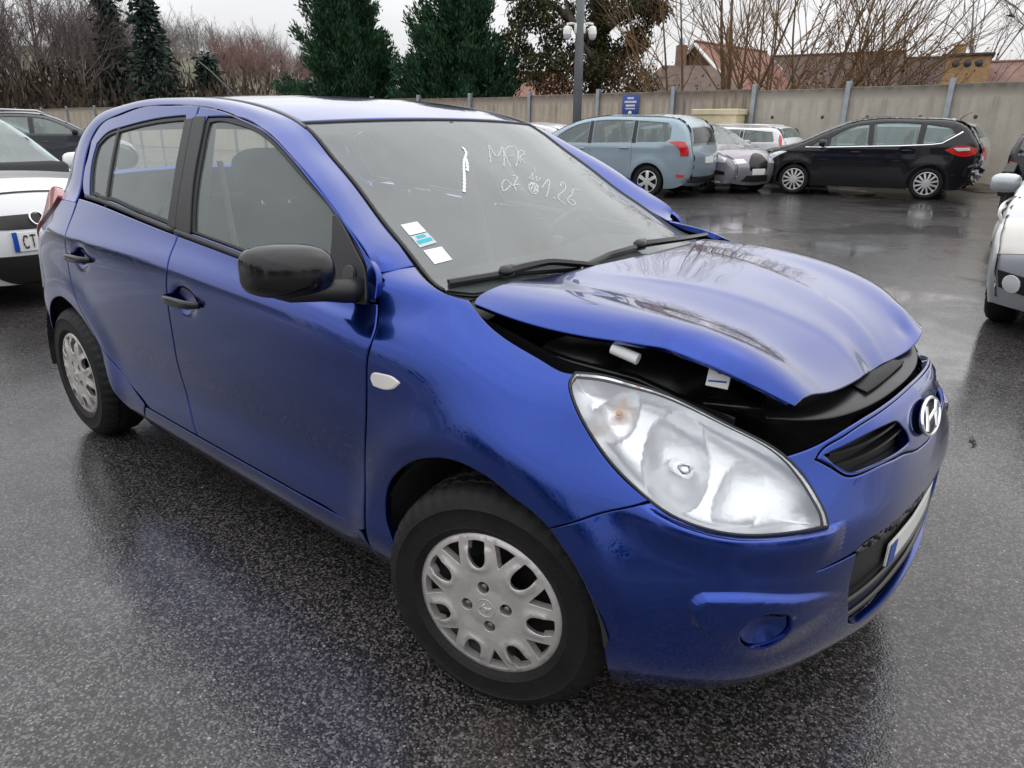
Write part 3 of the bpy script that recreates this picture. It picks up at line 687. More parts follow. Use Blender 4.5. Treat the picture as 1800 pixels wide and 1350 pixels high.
# ------------------------------------------------------------------ wooded hillside to the left
def hillz(d, az): return max(0, (d-66))*.105*sm(np.array([(az-138)/14]))[0]
V = []; ds_ = [50, 66, 80, 100, 120, 150, 180, 230, 300]; azs = np.linspace(126, 215, 36)
for d in ds_:
    for az in azs: V.append((CAM[0]+d*math.cos(R(az)), CAM[1]+d*math.sin(R(az)), -.5+hillz(d, az)+(.5 if d > 60 else 0)*.9))
F = [(i*36+j, i*36+j+1, (i+1)*36+j+1, (i+1)*36+j) for i in range(len(ds_)-1) for j in range(35)]
hl_o = fastmesh('hillside', V, [f_[::-1] for f_ in F], mat('winter_grass', (.085, .080, .040), .9, var=.4, vscale=.12), smooth=True); tag(hl_o, kind='structure')
def proto(seed, H):
    w1 = Wood(seed); w1.grow((0, 0, 0), (0, 0, 1), H*.50, H*.0085, 0, dict(gnarl=.07, up=.12, lev=4, nb=[8, 6, 4, 3], lo=.25, ang=(.3, .8), len=(.45, .7)))
    V = np.array(w1.V); F = np.array(w1.F); return V, F
PR = [proto(s_, 10) for s_ in (201, 202, 203)]
def wood(name, label, spots, cols, thick=1.0):
    VV = []; FF = []; b0 = 0; g = np.random.RandomState(len(spots))
    for i, (p_, H) in enumerate(spots):
        V, F = PR[i % 3]; a = g.uniform(0, 6.28); ca, sa = math.cos(a), math.sin(a); s_ = H/10
        X = V*s_; X = np.stack([ca*X[:, 0]-sa*X[:, 1], sa*X[:, 0]+ca*X[:, 1], X[:, 2]], 1)+p_
        VV.append(X); FF.append(F+b0); b0 += len(V)
    o = fastmesh(name, np.vstack(VV), np.vstack(FF), mat('wood_'+name+label[:6], cols, .9, var=.45, vscale=.25)); return tag(o, label, 'wood', kind='stuff')
g = np.random.RandomState(77)
def spots(px0, px1, d0, d1, n, h0, h1, top=None):
    out_ = []
    for _ in range(n):
        px = g.uniform(px0, px1); d = g.uniform(d0, d1); q = at(px, 190, d); az = math.degrees(math.atan2(q[1]-CAM[1], q[0]-CAM[0])) % 360; q[2] = hillz(d, az); out_.append((q, g.uniform(h0, h1)))
    return out_
s1_ = spots(-260, 215, 84, 112, 60, 10, 14)+spots(180, 305, 90, 110, 12, 7.5, 9.5)
wood('wood', 'dense leafless brown wood covering the slope beyond the wall', s1_, (.155, .125, .118))  # distance haze painted in: all three hillside woods are given lightened tones
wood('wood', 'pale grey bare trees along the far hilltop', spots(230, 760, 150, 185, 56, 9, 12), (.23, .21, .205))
wood('wood', 'reddish brown leafless trees in front of the grey hilltop trees', spots(395, 545, 100, 125, 26, 7, 9.5), (.17, .10, .088))
# undergrowth
C = []
for q, H in s1_+spots(-260, 560, 82, 100, 90, 2, 4):
    k = 60; C.append(q+np.stack([g.normal(0, 2.2, k), g.normal(0, 2.2, k), np.abs(g.normal(0, 1.6, k))], 1))
C = np.vstack(C); o = leaf_cloud('undergrowth', C, np.zeros_like(C)+[0, 0, 1], .9, leafmat('undergrowth', (.055, .042, .030), .5, .3), None, 3, .25, .6); tag(o, 'brown brambles and undergrowth below the leafless wood', 'undergrowth', kind='stuff')
M_SPR = leafmat('spruce_green', (.020, .038, .030), .5, .8)
def spruce(px, d, H, rad, seed, label):
    c = at(px, 190, d); az = math.degrees(math.atan2(c[1]-CAM[1], c[0]-CAM[0])) % 360; o = empty('spruce_tree', (c[0], c[1], hillz(d, az)-.2)); tag(o, label, 'tree', 'dark spruces in the wood'); g2 = np.random.RandomState(seed)
    b = MB(); b.tube([(0, 0, 0), (0, 0, H)], [.2, .03], 7); b.build('trunk', bark('conifer_bark', (.07, .045, .03)), o); C = []; D = []
    for i in range(900):
        t = g2.uniform()**1.1; z = H*t; rr = rad*(1-t)**.85*g2.uniform(.2, 1.05)*(1+.25*math.sin(t*40)); a = g2.uniform(0, 6.28); C.append((rr*math.cos(a), rr*math.sin(a), z)); D.append((math.cos(a), math.sin(a), -.25))
    leaf_cloud('crown', C, D, .75, M_SPR, o, seed, .4, -.1, 3)
spruce(280, 84, 10.9, 2.2, 1, 'tall dark spruce with narrow tip at the edge of the brown wood'); spruce(214, 90, 11.0, 1.25, 2, 'dark spruce half hidden inside the brown wood'); spruce(374, 96, 5.2, .9, 3, 'small slim dark spruce standing alone in the clearing')

# tree belt and hedge added behind the camera to darken reflections in the paintwork
sp_ = []
for _ in range(44):
    az = g.uniform(195, 440); d = g.uniform(30, 48); sp_.append((np.array([CAM[0]+d*math.cos(R(az)), CAM[1]+d*math.sin(R(az)), 0]), g.uniform(6.5, 9.5)))
sp_ = [s_ for s_ in sp_ if not (s_[0][1] > 17)]
wood('wood', 'leafless tree belt on the near side of the car park', sp_, (.06, .048, .042))
C = np.vstack([q+np.stack([g.normal(0, 2.6, 130), g.normal(0, 2.6, 130), np.abs(g.normal(0, 2.0, 130))], 1) for q, H in sp_]); o = leaf_cloud('hedge', C, np.zeros_like(C)+[0, 0, 1], .9, leafmat('hedge_brown', (.035, .034, .022), .5, .3), None, 4, .5, .6); tag(o, 'dark hedge added out of view to darken paint reflections', 'hedge', kind='stuff')

# ================================================================== blue hatchback: body surfaces
# ---------- lower body net (right side, y negative) ----------
# each station: s, then 9 points (x,y,z) bottom -> top
def side(s,w,zb,yb,zc,dl=0.0,yc=None):
    """plain side station at x=s. w = max half width; belt zb,yb; crease zc"""
    yc=w-.006 if yc is None else yc
    return (s,[(s,-(w-.075),.185),(s,-(w-.035),.245),(s,-(w-.016),.325),(s,-(w-.028),.46),(s,-(w-.012),.62),(s,-w,.78),
        (s,-yc,zc),(s,-(yc-.012),zc+.022),(s,-yb,zb)])
ST=[]
zs=[.185,.245,.325,.46,.62,.78]
def rear(s,x,y,top):
    # rear wrap: list of (dx,dy) pull per line
    px=[.05,.02,0,0,-.005,.01,.03,.04,.12]
    zz=zs+[.93,.955,top]
    return (s,[(x+px[j],y,zz[j]) for j in range(9)])
ST.append(rear(-3.75,-3.125,0,1.10))
ST.append(rear(-3.45,-3.11,-.33,1.10))
ST.append((-3.17,[(-2.99,-.56,.185),(-3.03,-.58,.245),(-3.05,-.60,.325),(-3.05,-.61,.46),(-3.05,-.62,.62),(-3.04,-.62,.78),(-3.01,-.60,.93),(-3.0,-.59,.955),(-2.93,-.56,1.10)]))
ST.append((-2.98,[(-2.88,-.68,.185),(-2.91,-.72,.245),(-2.92,-.745,.325),(-2.925,-.765,.46),(-2.93,-.777,.62),(-2.925,-.775,.78),(-2.90,-.747,.93),(-2.895,-.733,.955),(-2.84,-.69,1.10)]))
ST.append((-2.78,[(-2.74,-.745,.185),(-2.75,-.785,.245),(-2.755,-.803,.325),(-2.76,-.816,.46),(-2.76,-.826,.62),(-2.76,-.826,.78),(-2.745,-.802,.935),(-2.74,-.789,.958),(-2.70,-.735,1.10)]))
ST.append(side(-2.5,.838,1.098,.752,.940))
ST.append(side(-2.15,.850,1.088,.770,.942))
ST.append(side(-1.75,.855,1.057,.782,.941))
ST.append(side(-1.35,.857,1.027,.788,.932))
ST.append(side(-.95,.857,.998,.792,.917))
ST.append(side(-.6,.856,.968,.792,.900))
# fender
ST.append((-.38,[(-.38,-.775,.185),(-.38,-.815,.245),(-.38,-.838,.325),(-.38,-.830,.46),(-.38,-.844,.62),(-.38,-.852,.78),(-.38,-.843,.883),(-.38,-.831,.903),(-.38,-.772,.965)]))
ST.append((-.15,[(-.15,-.775,.185),(-.15,-.815,.245),(-.15,-.835,.325),(-.15,-.832,.46),(-.15,-.845,.62),(-.15,-.848,.76),(-.15,-.832,.850),(-.15,-.820,.875),(-.15,-.705,.980)]))
ST.append((.08,[(.08,-.775,.185),(.08,-.815,.245),(.08,-.835,.325),(.08,-.840,.46),(.08,-.850,.60),(.08,-.842,.71),(.08,-.815,.785),(.08,-.795,.815),(.08,-.685,.896)]))
ST.append((.26,[(.27,-.755,.180),(.27,-.795,.24),(.27,-.815,.32),(.27,-.828,.45),(.27,-.829,.57),(.27,-.812,.66),(.265,-.778,.735),(.26,-.755,.77),(.26,-.655,.882)]))
ST.append((.42,[(.40,-.715,.198),(.41,-.745,.252),(.425,-.765,.32),(.435,-.780,.44),(.435,-.778,.55),(.43,-.760,.63),(.42,-.72,.70),(.41,-.69,.735),(.36,-.60,.868)]))
ST.append((.58,[(.51,-.625,.202),(.535,-.66,.255),(.555,-.680,.32),(.565,-.695,.43),(.565,-.690,.54),(.56,-.665,.61),(.54,-.62,.675),(.53,-.585,.71),(.47,-.515,.838)]))
ST.append((.74,[(.595,-.485,.202),(.625,-.51,.252),(.645,-.525,.32),(.655,-.54,.43),(.656,-.535,.53),(.65,-.51,.60),(.63,-.465,.665),(.62,-.435,.70),(.56,-.385,.808)]))
ST.append((.90,[(.645,-.33,.198),(.68,-.345,.25),(.70,-.355,.32),(.708,-.365,.43),(.710,-.36,.53),(.703,-.345,.60),(.685,-.315,.67),(.675,-.30,.71),(.605,-.26,.80)]))
ST.append((1.07,[(.68,-.165,.192),(.713,-.17,.24),(.728,-.175,.32),(.733,-.18,.43),(.735,-.18,.53),(.728,-.172,.60),(.708,-.16,.68),(.695,-.15,.72),(.625,-.13,.80)]))
ST.append((1.23,[(.69,0,.19),(.722,0,.24),(.735,0,.32),(.74,0,.43),(.742,0,.53),(.735,0,.60),(.714,0,.68),(.70,0,.725),(.63,0,.802)]))

def ext(s,pts):
    pts=list(pts);x,y,z=pts[8]
    if s<-.5: return pts+[(x,y+.018,z+.05),(x,y+.046,z+.12)]
    if s==-.38: pts[8]=(-.38,-.778,.965);return pts+[(-.39,-.752,1.008),(-.40,-.63,1.036)]
    if s==-.15: pts[8]=(-.15,-.722,.962);return pts+[(-.155,-.69,.979),(-.17,-.62,.985)]
    a=np.array(pts[8]);d=np.array(pts[8])-np.array(pts[7])
    inn=np.array([-a[0]*.25,-a[1]*.5,0.]) if s>.3 else np.array([0,.06,0])
    inn=inn/np.linalg.norm(inn)
    return pts+[tuple(a+inn*.05+[0,0,.006]),tuple(a+inn*.13+[0,0,.004])]
ST=[(a,ext(a,b)) for a,b in ST]
SS=np.array([a for a,_ in ST]);NET=np.array([b for _,b in ST])
VK=np.array([0,.065,.15,.285,.445,.60,.74,.775,.91,.96,1.05])
BS=Basis(SS);BV=Basis(VK)
VMAX=VK[-1];SMAX=SS[-1]
def body(s,v):
    s=np.atleast_1d(np.asarray(s,float));v=np.atleast_1d(np.asarray(v,float))
    P=np.einsum('ki,ijc,kj->kc',BS(s),NET,BV(v))
    x,z=P[:,0].copy(),P[:,2].copy()
    # wheel arch flares
    for x0,amp in ((0.0,.020),(-2.525,.016)):
        d=np.hypot(x-x0,(z-.305))-.345
        b=amp*np.exp(-(np.maximum(d-.055,0)/.075)**2)*sm((z-.16)/.2)
        P[:,1]-=b
    # handle scoops
    for hx,hz in ((-1.305,.838),(-2.19,.873)):
        P[:,1]+=.022*np.exp(-(((x-hx)/.062)**2+((z-hz)/.040)**2)**1.5)
    return P
SC=SMAX
def bodyf(s,v):
    """front wrap: s beyond SC mirrors onto the left side"""
    s=np.atleast_1d(np.asarray(s,float));m=s>SC
    P=body(np.where(m,2*SC-s,s),v);P[:,1]=np.where(m,-P[:,1],P[:,1]);return P
# ---------- side glass / door frames ----------
_wb=spl([-3.0,-2.5,-2.0,-1.3,-.7,-.3],[.70,.757,.776,.786,.786,.774])
def W(x,z):
    x=np.atleast_1d(np.asarray(x,float));z=np.atleast_1d(np.asarray(z,float))
    h=z-1.0
    return _wb(x)-.30*h-.24*h*np.abs(h)
def glass(x,z):
    return np.stack([np.atleast_1d(np.asarray(x,float)),-W(x,z),np.atleast_1d(np.asarray(z,float))],1)

# ---------- A-pillar / roof rail / C-pillar strip, windscreen, roof ----------
KD=[(-.41,1.036),(-.446,1.063),(-.531,1.117),(-.716,1.218),(-.928,1.316),(-1.063,1.365),(-1.198,1.394),(-1.361,1.422),(-1.531,1.438),(-1.754,1.444),(-2.045,1.436),(-2.22,1.409),(-2.374,1.368),(-2.426,1.309),(-2.425,1.214),(-2.405,1.13),(-2.37,1.05)]
KE=[(-.416,.63,1.033),(-.51,.615,1.088),(-.596,.60,1.135),(-.735,.577,1.222),(-.871,.56,1.30),(-.95,.55,1.348),(-1.03,.545,1.385),(-1.20,.535,1.425),(-1.45,.525,1.456),(-1.75,.52,1.466),(-2.05,.515,1.462),(-2.30,.51,1.445),(-2.52,.51,1.41),(-2.68,.515,1.34),(-2.80,.53,1.22),(-2.87,.55,1.12),(-2.90,.59,1.05)]
KB=[.020,.008,.011,.013,.014,.014,.015,.016,.017,.018,.022,.028,.038,.05,.06,.065,.06]
KDIR=[(.35,-.75,.5)]*5+[(.2,-.7,.65)]*2+[(0,-.7,.7)]*4+[(-.2,-.75,.6),(-.4,-.8,.45),(-.5,-.8,.3),(-.55,-.8,.15),(-.55,-.8,.1),(-.5,-.8,.1)]
_kd=np.array([(x,-float(W(x,z)[0]),z) for x,z in KD]);_ke=np.array([(x,-y,z) for x,y,z in KE])
_km=.5*(_kd+_ke)+np.array(KDIR)*np.array(KB)[:,None]
_b3=body([-2.352,-2.62,-2.90],[.885,.885,.885]);_kd[-1],_km[-1],_ke[-1]=_b3
_b0=body([-.440,-.398,-.381],[.973,.998,1.039]);_kd[0],_km[0],_ke[0]=_b0
KT=np.concatenate([[0],np.cumsum(np.linalg.norm(np.diff(_kd+_ke,axis=0)/2,axis=1))])
_kb=Basis(KT);_kv=Basis([0,.5,1.0])
KN=np.stack([_kd,_km,_ke],1)
KH=.12
def kstrip(u,v):
    """u = -(arc length from the windscreen foot), v = 0..KH from door gap to glass/roof edge"""
    return np.einsum('ki,ijc,kj->kc',_kb(-np.asarray(u,float)),KN,_kv(np.asarray(v,float)/KH))
WE=np.array([(-.205,-.652,.978),(-.275,-.65,.981),(-.337,-.645,.994)]+[(x,-y,z) for x,y,z in KE[:7]])
WT=np.concatenate([[0],np.cumsum(np.linalg.norm(np.diff(WE,axis=0),axis=1))]);_wbs=Basis(WT);WTOP=WT[-1]
WC=np.array([(-.13,0,.968),(-.165,0,.988),(-.215,0,1.015),(-.285,0,1.055),(-.375,0,1.106),(-.46,0,1.152),(-.615,0,1.235),(-.76,0,1.308),(-.855,0,1.356),(-.945,0,1.400)])
def wind(u,v):
    """u = y across (nominal +-.6), v = metres up the pane from the cowl"""
    w=np.asarray(u,float)/.6;B=_wbs(v);e=B@WE;c=B@WC;k=(w*w)[:,None]
    P=e*k+c*(1-k);P[:,1]=-e[:,1]*w;return P
RE=np.array([(x,-y,z) for x,y,z in KE[6:13]]+[(-2.60,-.51,1.385)])
RC=np.array([(-.945,0,1.400),(-1.17,0,1.449),(-1.45,0,1.480),(-1.75,0,1.492),(-2.05,0,1.489),(-2.32,0,1.472),(-2.56,0,1.444),(-2.66,0,1.42)])
RT=np.concatenate([[0],np.cumsum(np.linalg.norm(np.diff(RE,axis=0),axis=1))]);_rbs=Basis(RT);RTOP=RT[-1]
def roof(u,v):
    w=np.asarray(u,float)/.54;B=_rbs(v);e=B@RE;c=B@RC;k=(np.abs(w)**2.4)[:,None]
    P=e*k+c*(1-k);P[:,1]=-e[:,1]*w;return P
# ---------- bonnet, sprung and buckled ----------
HU=[-.2,0,.17,.33,.46,.57];HV=[-.66,-.61,-.42,-.22,0,.22,.42,.61,.66]
HN=np.array([
[(-.205,-.648,.972),(-.20,-.60,.990),(-.17,-.42,1.004),(-.15,-.27,1.009),(-.135,0,1.012),(-.15,.27,1.009),(-.17,.42,1.004),(-.20,.60,.99),(-.21,.655,.974)],
[(-.01,-.664,.957),(-.005,-.62,.984),(0,-.42,1.0),(.01,-.25,1.003),(.015,0,1.003),(.01,.25,1.002),(0,.42,.998),(0,.61,.985),(-.01,.66,.966)],
[(.165,-.657,.955),(.17,-.615,.985),(.18,-.42,.990),(.19,-.22,.989),(.19,0,.985),(.19,.22,.985),(.18,.40,.982),(.17,.60,.970),(.165,.655,.946)],
[(.33,-.645,.960),(.335,-.60,.984),(.345,-.42,.966),(.36,-.18,.952),(.365,0,.944),(.36,.19,.946),(.35,.38,.945),(.33,.58,.935),(.32,.645,.906)],
[(.455,-.60,.926),(.465,-.555,.942),(.475,-.38,.918),(.49,-.14,.896),(.49,0,.886),(.49,.15,.888),(.48,.34,.893),(.46,.53,.885),(.445,.60,.853)],
[(.565,-.515,.860),(.568,-.49,.868),(.575,-.33,.842),(.572,-.1,.815),(.567,0,.803),(.575,.12,.805),(.588,.28,.808),(.58,.43,.825),(.57,.49,.820)]])
_hu=Basis(HU);_hv=Basis(HV)
def hood(u,v):
    P=np.einsum('ki,ijc,kj->kc',_hu(u),HN,_hv(v))
    x,y=P[:,0],P[:,1]
    # pressed feature lines and a kink in the sprung right edge
    for sg in (-1,1):
        yl=sg*(.30-.20*np.clip((x+.15)/.7,0,1))
        P[:,2]+=.0016*np.tanh((np.abs(yl)-sg*y)/.020)*sm((x+.12)/.25)*(1-sm((np.abs(y)-.5)/.1))
    P[:,2]+=.003*np.exp(-((x-.335)/.03)**2)*sm((-y-.56)/.06)
    P[:,2]+=.006*np.exp(-((x-.52)/.03)**2-((y-.42)/.05)**2)-.008*np.exp(-((x-.55)/.025)**2-((y-.33)/.04)**2)
    return P
# panel outlines in surface coordinates
OUT = {
'gapA': [[-0.435,0.985],[-0.413,0.964],[-0.4,0.926],[-0.377,0.846],[-0.356,0.783],[-0.359,0.692],[-0.374,0.567],[-0.394,0.457],[-0.418,0.334],[-0.411,0.202]],
'cutA': [[-0.435,0.985],[-0.4,1.013],[-0.383,1.043]],
'cowlR': [[-0.383,1.043],[-0.266,0.989],[-0.215,0.973],[-0.166,0.982]],
'fendTop': [[-0.166,0.982],[-0.107,0.925],[-0.015,0.902],[0.078,0.896],[0.136,0.89],[0.149,0.894]],
'hlOuter': [[0.149,0.894],[0.152,0.871],[0.17,0.844],[0.21,0.808],[0.261,0.774],[0.307,0.748],[0.354,0.725],[0.404,0.699],[0.451,0.681],[0.509,0.668],[0.567,0.661],[0.624,0.658],[0.683,0.653],[0.757,0.642]],
'hlInner': [[0.757,0.642],[0.748,0.702],[0.712,0.752],[0.673,0.787],[0.642,0.812],[0.596,0.837],[0.55,0.852],[0.491,0.868],[0.425,0.883],[0.345,0.895],[0.261,0.903],[0.191,0.906],[0.149,0.894]],
'gapB': [[0.213,0.473],[0.261,0.533],[0.297,0.589],[0.343,0.661],[0.385,0.711]],
'archF': [[-0.275,0.127],[-0.29,0.168],[-0.318,0.224],[-0.324,0.27],[-0.299,0.346],[-0.256,0.394],[-0.205,0.435],[-0.107,0.485],[-0.038,0.51],[0.015,0.519],[0.079,0.518],[0.124,0.506],[0.166,0.498],[0.213,0.473]],
'archF2': [[0.213,0.473],[0.259,0.412],[0.302,0.318],[0.329,0.206],[0.336,0.055]],
'sillline': [[-1.832,0.148],[-1.475,0.136],[-1.183,0.146],[-0.833,0.16],[-0.541,0.174],[-0.411,0.199]],
'gapM': [[-1.437,0.89],[-1.424,0.813],[-1.405,0.728],[-1.413,0.68],[-1.434,0.596],[-1.449,0.496],[-1.474,0.359],[-1.445,0.248],[-1.402,0.159]],
'gapR': [[-2.346,0.75],[-2.345,0.682],[-2.367,0.605],[-2.342,0.533],[-2.281,0.429],[-2.204,0.33],[-2.092,0.268],[-1.952,0.207],[-1.812,0.161]],
'archR': [[-2.835,0.207],[-2.876,0.239],[-2.859,0.351],[-2.743,0.418],[-2.614,0.451],[-2.511,0.449],[-2.371,0.412],[-2.255,0.307],[-2.094,0.232],[-1.962,0.163],[-1.8,0.139]],
'barTop': [[0.648,0.812],[0.71,0.829],[0.85,0.863],[1.045,0.876],[1.238,0.879],[1.473,0.879],[1.679,0.865]],
'barBot': [[0.721,0.809],[0.826,0.821],[0.95,0.822],[1.046,0.811]],
'openR': [[0.731,0.806],[0.825,0.817],[0.946,0.816],[1.033,0.804],[1.1,0.759],[1.059,0.757],[0.929,0.763],[0.843,0.764],[0.805,0.767],[0.763,0.785]],
'lowopen': [[0.852,0.463],[0.92,0.479],[1.025,0.495],[1.173,0.481]],
'lowL': [[0.859,0.454],[0.903,0.348],[0.95,0.221],[1.016,0.099]],
'lowbot': [[1.016,0.099],[1.134,0.079],[1.239,0.097]],
'fogc': [[0.595,0.281],[0.645,0.278],[0.692,0.277],[0.639,0.348],[0.652,0.213]],
'ind': [[-0.348,0.622],[-0.338,0.638],[-0.31,0.647],[-0.27,0.654],[-0.242,0.645],[-0.261,0.619],[-0.303,0.598],[-0.339,0.596]],
'handle': [[-2.342,0.667],[-2.106,0.668],[-1.419,0.655],[-1.194,0.639],[-2.28,0.66],[-1.336,0.644],[-1.336,0.61],[-2.199,0.64]],
'g_drip': [[-0.41,1.036],[-0.446,1.063],[-0.531,1.117],[-0.716,1.218],[-0.928,1.316],[-1.063,1.365],[-1.198,1.394],[-1.361,1.422],[-1.531,1.438],[-1.754,1.444],[-2.045,1.436],[-2.22,1.409],[-2.374,1.368],[-2.426,1.309],[-2.423,1.214],[-2.436,1.123],[-2.5,1.021],[-2.537,0.924]],
'g_sealF': [[-1.361,1.035],[-1.426,1.233],[-1.442,1.328],[-1.46,1.385],[-1.443,1.401],[-1.333,1.402],[-1.177,1.389],[-1.031,1.347],[-0.859,1.276],[-0.693,1.196],[-0.614,1.159],[-0.558,1.122],[-0.492,1.076],[-0.454,1.039],[-0.434,0.991],[-0.426,0.941]],
'g_glassF': [[-1.326,1.026],[-1.359,1.13],[-1.393,1.238],[-1.426,1.34],[-1.424,1.385],[-1.384,1.389],[-1.28,1.383],[-1.122,1.359],[-0.989,1.318],[-0.85,1.258],[-0.725,1.203],[-0.634,1.161]],
'g_sail': [[-0.621,1.152],[-0.601,1.082],[-0.582,1.002]],
'g_sealR': [[-1.539,1.039],[-1.543,1.104],[-1.561,1.228],[-1.555,1.289],[-1.595,1.399],[-1.606,1.409],[-1.798,1.398],[-1.999,1.38],[-2.166,1.36],[-2.29,1.333],[-2.348,1.299],[-2.353,1.246],[-2.327,1.158],[-2.291,1.093],[-2.242,1.075]],
'g_glassR': [[-1.545,1.042],[-1.55,1.109],[-1.57,1.227],[-1.569,1.298],[-1.601,1.39],[-1.783,1.378],[-1.983,1.359],[-2.147,1.337],[-2.229,1.312],[-2.28,1.281],[-2.282,1.23],[-2.259,1.155],[-2.218,1.103],[-2.169,1.08]],
'g_divider': [[-2.147,1.358],[-2.117,1.083]],
'g_gapBp': [[-1.529,1.436],[-1.523,1.352],[-1.493,1.243],[-1.497,1.17],[-1.47,1.062],[-1.476,1.021]],
}
WTR = {
'M': [[-0.0784,0.6541],[0.0291,0.7599],[-0.0054,0.6996],[0.0839,0.7523],[-0.0344,0.6325]],
'A': [[-0.0012,0.6302],[0.1212,0.7513],[0.1544,0.7567],[0.0239,0.6285]],
'Abar': [[0.0629,0.6963],[0.0914,0.695]],
'R': [[0.0778,0.6503],[0.1509,0.7187],[0.1894,0.7292],[0.1702,0.7082],[0.1185,0.6873],[0.097,0.6428]],
'0': [[-0.1068,0.5563],[-0.1425,0.5312],[-0.1612,0.5029],[-0.132,0.5148],[-0.0957,0.5447],[-0.1005,0.5583]],
'7': [[-0.0525,0.5813],[-0.035,0.5743],[-0.0817,0.5354],[-0.1112,0.4972]],
'7b': [[-0.1004,0.5269],[-0.0658,0.5313]],
'd1': [[-0.0781,0.5065],[-0.0836,0.4967]],
'0b': [[0.0025,0.5329],[-0.0398,0.5103],[-0.0539,0.4779],[-0.0095,0.4968],[0.0133,0.5292],[-0.0109,0.5234]],
's1': [[-0.0303,0.5147],[0.0104,0.5376],[-0.0446,0.4951],[0.011,0.5294],[-0.0469,0.4823],[0.0144,0.5237],[-0.0309,0.4884],[0.0173,0.5154]],
'1': [[0.0139,0.4997],[0.1069,0.5418],[-0.0132,0.4548]],
'd2': [[0.0182,0.4484],[0.0116,0.4383]],
'2': [[0.124,0.5005],[0.1761,0.5231],[0.1538,0.498],[0.0289,0.4251],[0.0307,0.4052]],
'6': [[0.2118,0.4705],[0.1971,0.4774],[0.115,0.4458],[0.0597,0.4127],[0.0597,0.3984],[0.0983,0.4193],[0.0839,0.4268]],
'v1': [[-0.1094,0.7616],[-0.1186,0.7358],[-0.1514,0.7017],[-0.2435,0.5935],[-0.3038,0.5152]],
'v2': [[-0.1514,0.7017],[-0.1727,0.6671],[-0.2117,0.6179]],
's2': [[0.0117,0.5538],[0.0617,0.578],[0.0198,0.5476],[0.0687,0.5661],[0.0267,0.5361],[0.0759,0.5542]],
's3': [[0.1173,0.6226],[0.0921,0.5935],[0.0542,0.5786]],
'st1': [[-0.5629,0.3959],[-0.5152,0.4033],[-0.5122,0.3013],[-0.5627,0.2893]],
'st2': [[-0.5602,0.2762],[-0.5095,0.2825],[-0.51,0.2242],[-0.5591,0.2169]],
'wipR': [[-0.5819,0.1037],[-0.4898,0.1068],[-0.4004,0.1088],[-0.2148,0.0793]],
'wipRhub': [[-0.4261,0.1077],[-0.3038,0.1068]],
'wipL': [[-0.193,0.0795],[-0.0671,0.1129],[0.1056,0.1194]],
'wipLarm': [[0.1056,0.1194],[0.2966,0.0815],[0.577,0.0323]],
'frit': [[-0.5651,0.4926],[-0.571,0.327],[-0.57,0.2148],[-0.5757,0.1532],[-0.5743,0.1289]],
'frittop': [[-0.577,0.8597],[-0.2714,0.892],[-0.1819,0.8686],[-0.1052,0.8259],[0.1346,0.8195]],
}

# ================================================================== blue hatchback: parts
M_BLUE = paint('blue_metallic', (.0040, .034, .245), metal=.95, rough=.19, drops=.10)
M_GLASS = glass_mat('car_glass', (.94, .99, .97), 1.55, haze=.12, hcol=(.66, .78, .76))
M_WSGLASS = glass_mat('windscreen_glass', (.95, .99, .975), 1.88, haze=.09, hcol=(.74, .86, .84))
M_LENS = glass_mat('lamp_lens', (.96, .97, .98), 1.5, .03)
M_REFL = mat('lamp_reflector', (.90, .91, .92), .27, .62, bump=.10, bscale=55)
M_SILVER = mat('hubcap_silver', (.56, .535, .51), .40, .55, var=.14, vscale=22)
M_CLOTH = mat('seat_cloth', (.028, .030, .034), .9, var=.2, vscale=40)
M_TRIM = mat('interior_trim', (.040, .042, .044), .8, spec=.2)
M_TRIMLT = mat('interior_light', (.30, .31, .31), .8)
M_WHITE = mat('paper_white', (.75, .77, .76), .6)
M_CYAN = mat('paper_cyan', (.02, .38, .46), .5)
M_CHALK = mat('paint_marker', (.78, .84, .84), .8); M_CHALK.node_tree.nodes['Principled BSDF'].inputs['Alpha'].default_value = .36
M_DROP = mat('dropping', (.72, .80, .78), .8)
M_RED = mat('tail_red', (.42, .015, .02), .12, coat=1)
M_AMBER = mat('lamp_amber', (.72, .42, .26), .25)
M_GUNK = mat('arch_liner', (.020, .019, .018), .85, bump=.6, bscale=30, var=.4, vscale=20)
M_BOLT = mat('bolt_steel', (.22, .19, .15), .45, .8)

car = empty('hatchback')
tag(car, 'blue five door hatchback with buckled sprung bonnet and torn front bumper', 'car')

def both(name, vfn, m_, parent=None, sub=None):
    a = put(name, vfn, m_, parent or car); b = put(name, vfn, m_, parent or car, mirror=True)
    return a, b

def xz2sv(x, z):
    """side surface coordinates of a point given by length and height"""
    vv = np.linspace(0, VMAX, 300); Z = body(np.full(300, x), vv)[:, 2]
    i = int(np.argmin(np.abs(Z-z)+(vv > .95)*1)); return (x, float(vv[i]))

gapA = OUT['gapA']; archF = OUT['archF']; archF2 = OUT['archF2']; hlO = OUT['hlOuter']; hlI = OUT['hlInner']
gapB = OUT['gapB']; fendTop = OUT['fendTop']; cowlR = OUT['cowlR']; cutA = OUT['cutA']
gapM = OUT['gapM']; gapR = OUT['gapR']
k_in = next(i for i, q in enumerate(hlO) if q[0] > gapB[-1][0])

# front fender
ol = gapA[:-1]+[gapA[-1]]+[xz2sv(-.41, .26), xz2sv(-.36, .215), xz2sv(-.30, .225)]+archF[1:]+gapB[1:]+hlO[:k_in][::-1]+fendTop[::-1][1:]+cowlR[::-1][1:]+cutA[::-1][1:-1]
fender = patch(body, ol, step=.013, inset=.0022, thick=.02)
fR, fL = both('front_fender', fender, M_BLUE)

